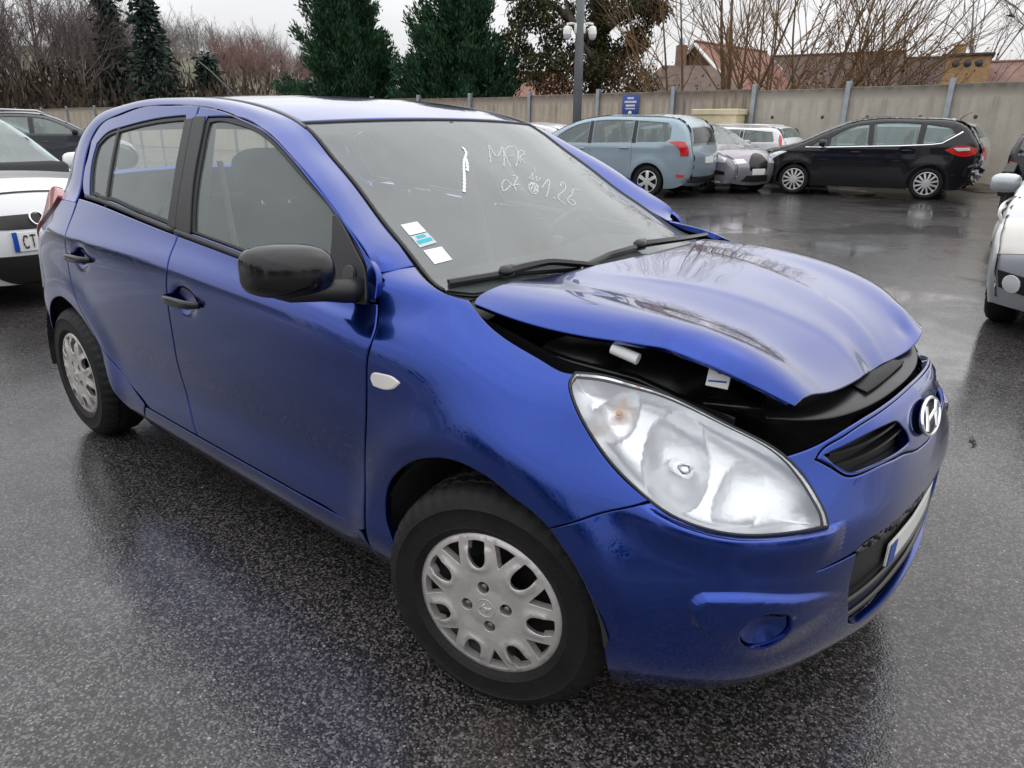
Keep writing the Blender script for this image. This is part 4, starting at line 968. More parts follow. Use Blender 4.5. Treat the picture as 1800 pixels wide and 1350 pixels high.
# front door: skin below the belt, frame above it
belt = lambda a, b, n=8: [(x, .905) for x in np.linspace(a, b, n)]
sill = [q for q in OUT['sillline'] if q[0] > -1.38 and q[0] < -.43]
SILLV = .150
ol = gapA[::-1]+[] if False else []
dtop = .905
fd = [(-.396, .905)]+gapA[3:-1]+[(gapA[-1][0], SILLV+.02), (gapA[-1][0]-.03, SILLV)]+[(x, SILLV) for x in np.linspace(-.6, -1.36, 7)]+[(gapM[-1][0]+.005, SILLV)]+[q for q in gapM[::-1] if q[1] < .86]+[(gapM[0][0]+.003, dtop)]+[(x, dtop) for x in np.linspace(-1.3, -.55, 8)]+[(-.46, dtop)]
fdoor = patch(body, fd, step=.016, inset=.0025, thick=.02)
dR, dL = both('front_door', fdoor, M_BLUE)
rd = [(gapM[0][0]+.003, dtop)]+[q for q in gapM if q[1] < .86]+[(gapM[-1][0]+.005, SILLV)]+[(x, SILLV) for x in np.linspace(-1.5, -1.76, 4)]+[(-1.80, SILLV+.005)]+[q for q in gapR[::-1] if q[1] > .16]+[(-2.352, .80), (-2.345, .86), (-2.335, dtop)]+[(x, dtop) for x in np.linspace(-2.28, -1.5, 9)]
rdoor = patch(body, rd, step=.018, inset=.0025, thick=.02)
rR, rL = both('rear_door', rdoor, M_BLUE)
# sill below the doors
sl = [(-.43, SILLV-.004)]+[(x, SILLV-.004) for x in np.linspace(-.6, -1.7, 9)]+[(-1.83, SILLV-.004), (-1.90, .06), (-1.86, .015)]+[(x, .008) for x in np.linspace(-1.7, -.45, 9)]+[(-.36, .012), (-.385, .05)]
both('sill', patch(body, sl, step=.02, inset=.001, thick=.03), M_BLUE)
# rear quarter with wheel arch
arc = [xz2sv(-2.525+.352*math.cos(a), .305+.352*math.sin(a)) for a in np.linspace(R(8), R(172), 26)]
q = [(-2.352, .887)]+[(-2.353, .86), (-2.355, .80)]+[g for g in gapR if g[1] > .18]+[(-1.83, .155), (-1.90, .06), (-2.02, .075), (-2.10, .13)]+arc[3:-2]+[xz2sv(-2.87, .32), xz2sv(-2.87, .22)]+[(-3.0, .03), (-3.2, .02), (-3.45, .02), (-3.74, .02), (-3.74, .60), (-3.3, .60), (-3.14, .63), (-3.06, .72), (-2.98, .80), (-2.90, .885), (-2.7, .887), (-2.5, .887)]
both('rear_quarter', patch(body, q, step=.022, inset=.0022, thick=.02), M_BLUE)
# tail lamp
tl = [(a, b_-.075) for a, b_ in [(-2.60, .965), (-2.68, .995), (-2.80, .99), (-2.93, .93), (-3.02, .85), (-3.10, .74), (-3.04, .715), (-2.95, .765), (-2.80, .87), (-2.66, .93)]]
both('tail_lamp', patch(body, tl, step=.02, off=.012, thick=.03), M_RED)
# tail gate: lower panel, glass
def gate(u, v):
    w_ = np.asarray(u, float)/.55; t = A1(v)
    xs = np.interp(t, [0, .25, .40, .70], [-2.66, -2.83, -2.95, -3.10]); zs_ = np.interp(t, [0, .25, .40, .70], [1.42, 1.21, 1.06, .74]); ye = np.interp(t, [0, .25, .40, .70], [.51, .53, .60, .60])
    return np.stack([xs+.10*(w_*w_)*np.interp(t, [0, .7], [.6, 1]), w_*ye, zs_-.02*w_*w_], 1)
fl_gate = lambda u, v: gate(-np.asarray(u), v)
gp = patch(fl_gate, [(-.55, .03), (.55, .03), (.55, .69), (-.55, .69)], holes=[[(-.44, .08), (.44, .08), (.45, .30), (-.45, .30)]], step=.05, thick=.02)
gate_o = put('tail_gate', gp, M_BLUE, car)
put('rear_window', patch(fl_gate, [(-.445, .075), (.445, .075), (.455, .305), (-.455, .305)], step=.05, bevel=.002, thick=.004), M_GLASS, gate_o)

# roof, pillars
ro = patch(roof, [(-.527, .012), (.527, .012), (.52, .8), (.50, RTOP-.02), (-.50, RTOP-.02), (-.52, .8)], step=.035, thick=.015, bevel=.006, drop=.004)
roof_o = put('roof', ro, M_BLUE, car)
tot = KT[-1]; us = -np.linspace(.004, tot-.004, 60)
ks = patch(kstrip, [(u, .003) for u in us]+[(u, KH-.002) for u in us[::-1]], step=.02, raw=False, thick=.02, bevel=.003)
both('body_side_pillar', ks, M_BLUE)
# roof ditch mouldings
tmc = KT[6]
for sg in (-1, 1):
    b = MB(); uu = -np.linspace(tmc-.05, tot-.55, 40); P = kstrip(uu, np.full(40, KH-.001)); P[:, 1] *= -sg; P[:, 2] += .001
    b.tube(P, .0045, 6); b.build('roof_moulding', mat('moulding_grey', (.16, .155, .15), .5), car)

# door window frames on the upper side surface
dr = [(a, b) for a, b in OUT['g_drip']]
gb = [(-1.531, 1.437), (-1.520, 1.352), (-1.505, 1.25), (-1.493, 1.16), (-1.479, 1.07), (-1.470, 1.018)]
sF = [tuple(a) for a in OUT['g_sealF']]; gF = OUT['g_glassF']
bz = lambda x: float(body(np.array([x]), np.array([.905]))[0, 2])
drF = [q for q in dr if -1.45 < q[0] < -.42]
outF = [(-.398, bz(-.40)+.002), (-.400, 1.0), (-.411, 1.035)]+drF+[(-1.46, 1.4325), (-1.529, 1.4375)]+gb[1:]+[(x, bz(x)+.002) for x in (-1.4, -1.2, -1.0, -.8, -.6, -.5)]
sealF = [(-.445, .965), (-.452, 1.01)]+[(a, b) for a, b in reversed(sF[4:-2])]+[(-1.452, 1.375), (-1.437, 1.30), (-1.420, 1.20), (-1.392, 1.10), (-1.372, bz(-1.372)+.018)]+[(x, bz(x)+.018) for x in (-1.2, -1.0, -.8, -.6, -.5)]
frF = patch(glass, outF, holes=[sealF], step=.018, inset=.0022, thick=.018)
for o, mr in ((dR, False), (dL, True)): put('window_frame', frF, M_BLUE, o, mr)
# black seal ring, sail and B-pillar cover
glF = [(-.585, bz(-.585)+.026), (-.60, 1.08), (-.622, 1.150), (-.634, 1.158)]+[(a, b) for a, b in reversed(gF[4:-1])]+[(-1.424, 1.365), (-1.412, 1.30), (-1.395, 1.20), (-1.370, 1.10), (-1.352, bz(-1.352)+.026)]+[(x, bz(x)+.026) for x in (-1.2, -1.0, -.8, -.7)]
sr = patch(glass, sealF, holes=[glF], step=.02, inset=.001, off=-.003, thick=.014, bevel=.002)
for o, mr in ((dR, False), (dL, True)):
    put('window_seal', sr, M_SEAL, o, mr)
    put('window', patch(glass, glF, step=.03, off=-.010, bevel=.0, thick=.004), M_GLASS, o, mr)
bp1 = [(-1.536, 1.40), (-1.520, 1.33), (-1.505, 1.25), (-1.493, 1.16), (-1.479, 1.07), (-1.470, bz(-1.47)+.012), (-1.372, bz(-1.37)+.012), (-1.392, 1.10), (-1.420, 1.20), (-1.437, 1.30), (-1.452, 1.375), (-1.46, 1.40)]
bp1v = patch(glass, bp1, step=.02, inset=-.0035, off=.0035, thick=.008, bevel=.002)
for o, mr in ((dR, False), (dL, True)): put('pillar_cover', bp1v, M_BLACK, o, mr)
# rear door
drR = [q for q in dr if q[0] < -1.54 and q[1] > 1.2]
outR = gb[::-1][:-1]+[(-1.533, 1.4375), (-1.60, 1.4415)]+drR+[(-2.425, 1.21), (-2.402, 1.13), (-2.352, bz(-2.352)+.002)]+[(x, bz(x)+.002) for x in (-2.2, -2.0, -1.8, -1.6)]
sR = OUT['g_sealR']
sealR = [(-1.545, bz(-1.545)+.016), (-1.548, 1.104), (-1.562, 1.20), (-1.578, 1.29), (-1.598, 1.388), (-1.612, 1.406)]+[(a, b) for a, b in sR[6:-1]]+[(-2.262, bz(-2.262)+.017), (-2.23, bz(-2.23)+.014)]+[(x, bz(x)+.016) for x in (-2.1, -1.9, -1.7)]
frR = patch(glass, outR, holes=[sealR], step=.018, inset=.0022, thick=.018)
for o, mr in ((rR, False), (rL, True)): put('window_frame', frR, M_BLUE, o, mr)
gR = OUT['g_glassR']
def shrink(lp, d):
    P = smooth_loop(lp, .02); P = P if area2(P) > 0 else P[::-1]; return [tuple(a) for a in offset_loop(P, d)]
glR = shrink(sealR, .014)
sr2 = patch(glass, sealR, holes=[glR], step=.02, inset=.001, off=-.003, thick=.014, bevel=.002)
bp2 = [(-1.540, 1.40), (-1.524, 1.33), (-1.509, 1.25), (-1.497, 1.16), (-1.483, 1.07), (-1.474, bz(-1.474)+.012), (-1.545, bz(-1.545)+.012), (-1.548, 1.104), (-1.562, 1.20), (-1.578, 1.29), (-1.598, 1.395)]
bp2v = patch(glass, bp2, step=.02, inset=.0012, off=.0035, thick=.008, bevel=.002)
dv = [(-2.155, 1.365), (-2.105, 1.07), (-2.127, 1.068), (-2.176, 1.362)]
dvv = patch(glass, dv, step=.02, off=-.002, thick=.01, bevel=.002)
for o, mr in ((rR, False), (rL, True)):
    put('window_seal', sr2, M_SEAL, o, mr); put('pillar_cover', bp2v, M_BLACK, o, mr); put('quarter_divider', dvv, M_SEAL, o, mr)
    put('window', patch(glass, glR, step=.03, off=-.010, bevel=.0), M_GLASS, o, mr)
# belt weatherstrip
for o, mr, a, b_ in ((dR, False, -.50, -1.462), (dL, True, -.50, -1.462), (rR, False, -1.478, -2.31), (rL, True, -1.478, -2.31)):
    xs = np.linspace(a, b_, 30); P = np.array([(x, -float(W(x, bz(x)+.006)[0])-.006, bz(x)+.007) for x in xs])
    if mr: P[:, 1] *= -1
    b = MB(); b.tube(P, .0095, 8); b.build('belt_strip', M_SEAL, o)

# windscreen
wo = [(-.592, .10), (-.592, .4), (-.592, .7), (-.592, WTOP-.012), (-.3, WTOP-.012), (0, WTOP-.012), (.3, WTOP-.012), (.592, WTOP-.012), (.592, .7), (.592, .4), (.592, .10), (.55, .055), (.3, .05), (0, .05), (-.3, .05), (-.55, .055)]
ws_o = put('windscreen', patch(wind, wo, step=.05, bevel=.0, thick=.005), M_WSGLASS, car)
fr_in = [(-.566, .20), (-.567, .5), (-.563, .80), (-.552, .862), (-.27, .890), (-.19, .876), (-.11, .828), (.11, .828), (.19, .876), (.27, .890), (.552, .862), (.563, .80), (.567, .5), (.566, .20), (.56, .145), (.53, .125), (.3, .125), (0, .125), (-.3, .125), (-.53, .125), (-.56, .145)]
put('windscreen_border', patch(wind, wo, holes=[fr_in], step=.035, off=-.006, bevel=.002, thick=.004), mat('frit', (.02, .019, .020), .35), ws_o)
# glass edge seal
for sg in (-1, 1):
    b = MB(); v_ = np.linspace(.10, WTOP-.01, 30); P = wind(np.full(30, sg*.596), v_); b.tube(P, .006, 6); b.build('windscreen_seal', M_SEAL, ws_o)
b = MB(); u_ = np.linspace(-.595, .595, 30); b.tube(wind(u_, np.full(30, WTOP-.006)), .006, 6); b.build('windscreen_seal', M_SEAL, ws_o)
# paper discs and marker writing inside the glass
def wq(pts): return [tuple(q) for q in pts]
s1 = WTR['st1']
lerp = lambda a, b_, t: (a[0]+(b_[0]-a[0])*t, a[1]+(b_[1]-a[1])*t)
pt = put('windscreen_sticker', patch(wind, [s1[0], s1[1], lerp(s1[1], s1[2], .48), lerp(s1[0], s1[3], .48)], step=.02, off=.0015, bevel=0), M_WHITE, ws_o)
put('windscreen_sticker', patch(wind, [lerp(s1[0], s1[3], .52), lerp(s1[1], s1[2], .52), s1[2], s1[3]], step=.02, off=.0015, bevel=0), mat('sticker_grey', (.45, .52, .54), .5), ws_o)
for t0, t1, e in ((.56, .68, .25), (.74, .88, .08)):
    a, b_ = lerp(s1[0], s1[3], t0), lerp(s1[1], s1[2], t0); c_, d_ = lerp(s1[1], s1[2], t1), lerp(s1[0], s1[3], t1)
    put('sticker_print', patch(wind, [lerp(a, b_, e), lerp(b_, a, e), lerp(c_, d_, e), lerp(d_, c_, e)], step=.02, off=.0022, bevel=0), M_CYAN, pt)
put('windscreen_sticker', patch(wind, wq(WTR['st2']), step=.02, off=.0015, bevel=0), M_WHITE, ws_o)
def ribbon(f, pts, wd, off):
    Q = np.array(pts, float); t = np.concatenate([[0], np.cumsum(np.hypot(*np.diff(Q, axis=0).T))])
    n = max(4, int(t[-1]/.006)); Q = Basis(t)(np.linspace(0, t[-1], n))@Q if len(Q) > 2 else np.linspace(Q[0], Q[1], n)
    d = np.gradient(Q, axis=0); d /= np.linalg.norm(d, axis=1)[:, None]+1e-9; nn = np.stack([-d[:, 1], d[:, 0]], 1)*wd/2
    jit = 1+.35*np.sin(np.arange(n)*1.7+len(pts))[:, None]
    A, B = Q-nn*jit, Q+nn*jit; k = fnorm(f, Q[:, 0], Q[:, 1])*off
    return np.vstack([f(A[:, 0], A[:, 1])+k, f(B[:, 0], B[:, 1])+k]), [(i, i+1, n+i+1, n+i) for i in range(n-1)]
b = MB()
for k_ in ('M', 'A', 'Abar', 'R', '0', '7', '7b', 'd1', '0b', 's1', '1', 'd2', '2', '6', 's2', 's3'):
    b.add(*ribbon(wind, WTR[k_], .0042 if k_ not in ('s1', 's2', 's3') else .0025, .002))
b.build('marker_writing', M_CHALK, ws_o)
b = MB()
for k_ in ('v1', 'v2'): b.add(*ribbon(wind, WTR[k_], .008, .002))
b.build('bird_dropping', M_DROP, ws_o)

# scuttle panel under the wipers
def cowl(u, v):
    w_ = np.asarray(u, float)/.62; t = A1(v)/.16
    a = wind(np.asarray(u, float)*.6/.62, np.full(len(A1(u)), .085)); h_ = hood(np.full(len(A1(u)), -.2), np.clip(np.asarray(u, float), -.655, .655))
    h_ = h_+np.array([.03, 0, -.045]); return a*(1-t)[:, None]+h_*t[:, None]+np.array([0, 0, -.012])
b = MB(); b.grid(cowl, np.linspace(-.63, .63, 40), np.linspace(-.02, .16, 8)); b.build('scuttle_panel', M_BLACK, car)
def wiper(blade, arm, hub):
    b = MB(); Q = np.array(blade); t = np.linspace(0, 1, 14); tt = np.linspace(0, 1, len(Q))
    q = np.stack([np.interp(t, tt, Q[:, 0]), np.interp(t, tt, Q[:, 1])], 1); n = fnorm(wind, q[:, 0], q[:, 1]); P = wind(q[:, 0], q[:, 1])
    b.tube(P+n*.006, .005, 6); b.tube(P+n*.018, .0095, 6)
    A = np.array(arm); ta = np.linspace(0, 1, 14); q2 = np.stack([np.interp(ta, np.linspace(0, 1, len(A)), A[:, 0]), np.interp(ta, np.linspace(0, 1, len(A)), A[:, 1])], 1)
    n2 = fnorm(wind, q2[:, 0], q2[:, 1]); P2 = wind(q2[:, 0], q2[:, 1])+n2*(.024+.010*np.sin(ta*np.pi))[:, None]
    b.tube(P2, np.linspace(.013, .008, 14), 6)
    hh = wind(np.array([hub[0]]), np.array([hub[1]]))[0]+n2[0]*.022
    b.box(hh, (.030, .060, .034), bev=.010)
    return b.build('wiper', M_GLOSSBLACK, car, autos=50)
wiper(WTR['wipR'], [WTR['wipRhub'][0], WTR['wipRhub'][1], (-.15, .05)], WTR['wipRhub'][0])
wiper(WTR['wipL'], WTR['wipLarm'], WTR['wipL'][-1])

# ------------------------------------------------------------------ bonnet
ho = [(u, -.659) for u in np.linspace(-.185, .55, 22)]+[(.5685, -.6585)]+[(.569, v) for v in np.linspace(-.6, .5, 22)]+[(.566, .6), (.56, .652)]+[(u, .659) for u in np.linspace(.54, -.185, 22)]+[(-.198, .64)]+[(-.2, v) for v in np.linspace(.6, -.6, 20)]+[(-.198, -.64)]
hood_o = put('bonnet', patch(hood, ho, step=.015, thick=.012, bevel=.003, drop=.002), M_BLUE, car)
under = lambda u, v: hood(u, v)-np.array([0, 0, .022])
b = MB(); b.grid(under, np.linspace(-.19, .52, 30), np.linspace(-.62, .62, 40), flip=True); b.build('bonnet_liner', M_DARK, hood_o)
# service labels hanging under the bonnet edge
for uv_, sz, rz in (((.235, -.60), (.055, .02, .028), .35), ((.415, -.575), (.04, .018, .05), .2)):
    c_ = hood(np.array([uv_[0]]), np.array([uv_[1]]))[0]-np.array([0, .030, .062 if rz > .3 else .060])
    b = MB()
    if rz > .3: b.tube([c_+np.array([-.030, -.004, .006]), c_+np.array([.030, .004, -.008])], .0125, 12); b.build('service_label', M_WHITE, hood_o, autos=40)
    else:
        b.box(c_, (.045, .004, .052), rot=Matrix.Rotation(.45, 3, 'Z')@Matrix.Rotation(.12, 3, 'Y'), bev=.001); sl_ = b.build('service_label', M_WHITE, hood_o, smooth=False)
        b = MB(); b.box(c_+np.array([.010, -.006, .020]), (.022, .010, .026), rot=Matrix.Rotation(.45, 3, 'Z'), bev=.003); b.build('clip', M_BLACK, sl_)
        b = MB(); b.box(c_+np.array([-.001, -.0035, -.012]), (.036, .002, .003), rot=Matrix.Rotation(.45, 3, 'Z')); b.build('printed_line', M_PLATEBLUE, sl_)

# engine bay seen through the gap
bay = MB()
bay.grid(lambda u, v: np.stack([u, v, .52+.05*np.sin(u*9)*np.cos(v*7)], 1), np.linspace(-.28, .46, 12), np.linspace(-.50, .50, 14))
bay.grid(lambda u, v: np.stack([np.full(len(u), -.30), u, v], 1), np.linspace(-.66, .66, 6), np.linspace(.55, .98, 4), flip=False)
bay_o = bay.build('engine_bay', M_DARK, car, smooth=False)
for sg in (-1, 1):
    b = MB(); f_in = lambda u, v: np.stack([u, sg*(np.interp(u, [-.3, .1, .3, .45], [.655, .645, .60, .53])), np.interp(u, [-.3, -.1, .1, .3, .5], [.97, .935, .885, .86, .80])-v], 1)
    b.grid(f_in, np.linspace(-.28, .45, 20), np.linspace(.005, .3, 5)); b.build('inner_wing', M_GLOSSBLACK, bay_o)
b = MB(); b.box((.12, -.30, .80), (.36, .42, .12), bev=.03); b.box((.2, .25, .78), (.30, .30, .14), bev=.03); b.box((.05, -.52, .84), (.18, .14, .10), bev=.02); b.build('engine_cover', M_BLACK, bay_o)
b = MB(); b.tube([(-.1, -.58, .87), (.08, -.60, .865), (.22, -.56, .85), (.33, -.50, .80), (.38, -.42, .77)], .011, 7); b.build('cable', M_GLOSSBLACK, bay_o)
b = MB(); b.tube([(.30, -.48, .79), (.42, -.44, .80), (.50, -.38, .80)], [.012, .014, .008], 7); b.build('bonnet_stay', M_GLOSSBLACK, bay_o)

# ------------------------------------------------------------------ front bumper and grille
C2 = 2*SC
mirs = lambda P: [(C2-a, b_) for a, b_ in P]
barTop = [(.655, .806), (.71, .826), (.78, .845), (.85, .860), (.95, .871), (1.045, .876), (1.14, .878), (SC, .879)]
zone_r = [(.713, .803), (.76, .781), (.803, .762), (.845, .757), (.93, .755), (1.0, .748), (1.06, .742), (1.13, .728), (SC, .722)]
zone_top = [(.722, .812)]+[(a, b_-.012) for a, b_ in barTop[2:]]
low_r = [(.855, .455), (.862, .30), (.895, .155), (.93, .128), (1.0, .118), (1.1, .115), (SC, .113)]
lowtop = [(.868, .468), (.95, .476), (1.05, .478), (SC, .478)]
b1 = [gapB[0]]+gapB[1:]+hlO[k_in:]+hlI[1:5]+barTop[1:]
blw = [(x, .010) for x in np.linspace(SC, .44, 24)]+[(.37, .012), (.335, .025)]
right_half = b1; bottom_half = blw
full = b1+mirs(b1[::-1][1:])+mirs(archF2[1:-1])+mirs(blw[::-1])[:-1]+blw+archF2[::-1][1:-1]
zone = zone_top+mirs(zone_top[::-1][1:])+mirs(zone_r)[0:-1]+[zone_r[-1]]+zone_r[::-1][1:]
lowo = lowtop+mirs(lowtop[::-1][1:])+mirs(low_r)[:-1]+[low_r[-1]]+low_r[::-1][1:]
# torn notch beside the lower opening
crack = [(.872, .462), (.855, .457), (.80, .452), (.745, .441), (.80, .446), (.858, .446)]
lowo2 = [(.872, .470)]+lowtop[1:]+mirs(lowtop[::-1][1:])+mirs(low_r)[:-1]+[low_r[-1]]+low_r[::-1][1:-1]+[(.860, .444), (.80, .441), (.748, .438), (.80, .449), (.850, .458)]
FOGC = (.645, .279)
_fo = np.array([(.487, .335), (.49, .38), (.51, .405), (.56, .412), (.62, .405), (.71, .372), (.80, .33), (.84, .29), (.845, .25), (.80, .20), (.72, .172), (.65, .168), (.58, .20), (.52, .26)])
_fo = smooth_loop(_fo, .02)
def bump_s(s, v):
    """bumper skin with the pressed fog lamp recess"""
    P = bodyf(s, v); s = A1(s); sx = np.where(s > SC, C2-s, s); Q = np.stack([sx, A1(v)], 1)
    near = (sx > .42) & (sx < .92) & (Q[:, 1] < .48) & (Q[:, 1] > .1)
    if near.any():
        q = Q[near]; d = dist_loop(q, _fo); ins = inpoly(q, _fo)
        d = np.where(ins, d, -d)
        top = sm((q[:, 1]-.22)/.15)
        dep = -.014*sm((d+.004)/np.where(q[:, 1] > .30, .022, .11))*(1-.8*sm((q[:, 0]-.66)/.18))
        n_ = fnorm(bodyf, sx[near], q[:, 1]); off = -n_*dep[:, None]
        off[:, 1] *= np.where(s[near] > SC, -1, 1); P[near] += off
    # ledge pressed out below the headlamp
    low = (sx > .28) & (sx < .86) & (Q[:, 1] > .45) & (Q[:, 1] < .78)
    if low.any():
        q = Q[low]; d = dist_loop(q, HLLOW, False); fade = sm((q[:, 0]-.30)/.12)*(1-sm((q[:, 0]-.74)/.08))
        dep = .016*sm((d-.003)/.030)*(1-sm((d-.05)/.16))*fade*sm((np.interp(q[:, 0], HLLOW[:, 0], HLLOW[:, 1])-q[:, 1])/.012)*(q[:, 0] < .80)
        n_ = fnorm(bodyf, sx[low], q[:, 1]); off = n_*dep[:, None]; off[:, 1] *= np.where(s[low] > SC, -1, 1); P[low] += off
    return P
HLLOW = smooth_loop([tuple(a) for a in hlO[k_in-1:]]+[(.76, .640), (.70, .5), (.5, .5)], .02); HLLOW = np.array([a for a in np.array(hlO[k_in-1:])])
fogc_r = [(FOGC[0]+.052*math.cos(a), FOGC[1]+.060*math.sin(a)) for a in np.linspace(0, 2*math.pi, 25)[:-1]]
_l = smooth_loop(_fo, .004); _l = _l if area2(_l) > 0 else _l[::-1]
_h = Basis(np.arange(len(HLLOW)))(np.linspace(0, len(HLLOW)-1, 90))@HLLOW
FEX = np.vstack([offset_loop(_l, dd) for dd in (-.004, .0, .004, .009, .014)]); FEX = FEX[(FEX[:, 1] > .20) & (np.hypot((FEX[:, 0]-FOGC[0])/.06, (FEX[:, 1]-FOGC[1])/.068) > 1)]; FEX = np.vstack([FEX]+[_h-np.array([0, dd]) for dd in (.012, .020, .028, .036)]); FEX = np.vstack([FEX, np.stack([C2-FEX[:, 0], FEX[:, 1]], 1)])
bumper = put('front_bumper', patch(bump_s, full, holes=[zone, lowo2, fogc_r, mirs(fogc_r)], step=.013, inset=.001, thick=.02, extra=FEX), M_BLUE, car)
for fc, ctr in ((fogc_r, FOGC), (mirs(fogc_r), (C2-FOGC[0], FOGC[1]))):
    dish = lambda s, v, c0=ctr: bump_s(s, v)-fnorm(bump_s, A1(s), A1(v), 1e-2)*(.006+.026*np.clip(1-(((A1(s)-c0[0])/.052)**2+((A1(v)-c0[1])/.060)**2), 0, 1))[:, None]
    put('fog_lamp_blank', patch(dish, fc, step=.010, inset=.003, thick=.01, bevel=.002), M_BLUE, bumper)
# blue grille surround with two openings
op = [(.740, .807), (.80, .815), (.87, .822), (.946, .822), (1.00, .818), (1.045, .806), (1.062, .79), (1.085, .772), (1.095, .757), (1.06, .757), (.98, .760), (.929, .763), (.85, .766), (.805, .770), (.768, .787)]
sur = patch(bodyf, zone, holes=[op, mirs(op)], step=.013, inset=.0022, thick=.025, ds=.012)
sur_o = put('grille_surround', sur, M_BLUE, bumper)
# grille slats behind the openings
back = lambda s, v: bodyf(s, v)-fnorm(bodyf, A1(s), A1(v), 1e-2)*.035
gb_o = put('grille_mesh', patch(back, [(.745, .74), (C2-.745, .74), (C2-.745, .83), (.745, .83)], step=.04, bevel=0), M_DARK, sur_o)
for lo_, hi_ in ((.745, 1.09), (C2-1.09, C2-.745)):
    for v0 in (.784, .806):
        uu = np.linspace(lo_+.01, hi_-.005, 14); dz = .0
        n_ = fnorm(bodyf, uu, np.full(14, v0), 1e-2); P = bodyf(uu, np.full(14, v0))-n_*.018
        b = MB(); V = np.vstack([P+np.array([0, 0, .004])+n_*.011, P+np.array([0, 0, -.003])+n_*.011, P+np.array([0, 0, -.003])-n_*.014, P+np.array([0, 0, .004])-n_*.014])
        F = [(k*14+i, k*14+i+1, ((k+1) % 4)*14+i+1, ((k+1) % 4)*14+i) for k in range(4) for i in range(13)]
        b.add(V, F); b.build('grille_slat', M_GLOSSBLACK, sur_o, smooth=False)
# chrome emblem: oval ring with slanted letter bars
ec = bodyf(np.array([SC]), np.array([.772]))[0]; en = fnorm(bodyf, np.array([SC-.003]), np.array([.772]), 1e-2)[0]; en[1] = 0; en /= np.linalg.norm(en)
eu = np.array([0, 1.0, 0]); ew = np.cross(en, eu)
E2 = lambda a, b_, h_: ec+eu*a+ew*b_+en*h_
b = MB(); ring = [E2(.079*math.cos(t), .042*math.sin(t), .012) for t in np.linspace(0, 2*math.pi, 41)]
b.tube(ring, .0045, 8, caps=False)
def bar(pts, wd):
    Q = np.array(pts); t = np.linspace(0, 1, 10); q = np.stack([np.interp(t, np.linspace(0, 1, len(Q)), Q[:, 0]), np.interp(t, np.linspace(0, 1, len(Q)), Q[:, 1])], 1)
    d = np.gradient(q, axis=0); d /= np.linalg.norm(d, axis=1)[:, None]; n_ = np.stack([-d[:, 1], d[:, 0]], 1)*wd/2
    A = np.array([E2(x, y, .013) for x, y in q-n_]); Bm = np.array([E2(x, y, .018) for x, y in q]); B_ = np.array([E2(x, y, .013) for x, y in q+n_])
    k = len(q); b.add(np.vstack([A, Bm, B_]), [(j*k+i, j*k+i+1, (j+1)*k+i+1, (j+1)*k+i) for j in range(2) for i in range(k-1)])
bar([(-.056, -.024), (-.044, -.010), (-.034, .010), (-.030, .032)], .013)
bar([(.030, -.032), (.034, -.010), (.044, .010), (.056, .024)], .013)
bar([(-.038, -.004), (-.012, -.001), (.012, .002), (.038, .005)], .010)
emb = b.build('emblem', M_CHROME, sur_o)
b = MB(); b.add([E2(0, 0, .006)]+[E2(.078*math.cos(t), .041*math.sin(t), .006) for t in np.linspace(0, 2*math.pi, 33)[:-1]], [(0, 1+i, 1+(i+1) % 32) for i in range(32)]); b.build('emblem_base', M_BLACK, emb)
# lower intake insert, plate, broken bracket
deep = lambda s, v: bodyf(s, v)-fnorm(bodyf, A1(s), A1(v), 1e-2)*.030
ins_o = put('lower_grille', patch(deep, [(.80, .08), (C2-.80, .08), (C2-.80, .52), (.80, .52)], step=.04, bevel=0), M_BLACK, bumper)
b = MB()
for v0 in (.16, .22, .42, .46):
    uu = np.linspace(.87, C2-.87, 40); b.tube(bodyf(uu, np.full(40, v0))-fnorm(bodyf, uu, np.full(40, v0), 1e-2)*.018, .011 if v0 > .4 else .008, 6)
b.build('grille_bar', M_GLOSSBLACK, ins_o)
brk = MB(); rnd = random.Random(3)
for i in range(16):
    s0 = .875+i*.022; P = bodyf(np.array([s0]), np.array([.452+rnd.uniform(-.012, .012)]))[0]-np.array([.012, 0, 0])
    brk.box(P, (.018, rnd.uniform(.015, .05), rnd.uniform(.006, .02)), rot=Matrix.Rotation(rnd.uniform(-.5, .5), 3, 'X'), bev=.002)
brk.build('broken_bracket', M_GLOSSBLACK, ins_o)
plf = lambda s, v: bodyf(s, v)-fnorm(bodyf, A1(s), A1(v), 1e-2)*.016
pl_o = put('number_plate', patch(plf, [(SC-.16, .205), (SC+.34, .205), (SC+.34, .315), (SC-.16, .315)], step=.03, bevel=.002, thick=.006), M_PLATE, bumper)
put('plate_band', patch(plf, [(SC-.158, .208), (SC-.115, .208), (SC-.115, .312), (SC-.158, .312)], step=.03, off=.002, bevel=0), M_PLATEBLUE, pl_o)
# slam panel between bonnet and grille
slam = lambda s, v: bodyf(s, v)-np.array([0, 0, .010])
sl_o = put('slam_panel', patch(slam, [(.62, .895), (.75, .900), (SC, .902), (C2-.75, .900), (C2-.62, .895), (C2-.62, 1.045), (SC, 1.045), (.62, 1.045)], step=.03, bevel=.004, thick=.02), mat('slam_plastic', (.008, .008, .009), .28, spec=.3), car)
for i in range(34):
    s0 = SC-.20+i*.0125; P = slam(np.array([s0, s0+.004]), np.array([.935, 1.02]))
    b = MB(); b.tube(P+np.array([0, 0, .006]), .0032, 5); b.build('vent_rib', M_BLACK, sl_o)

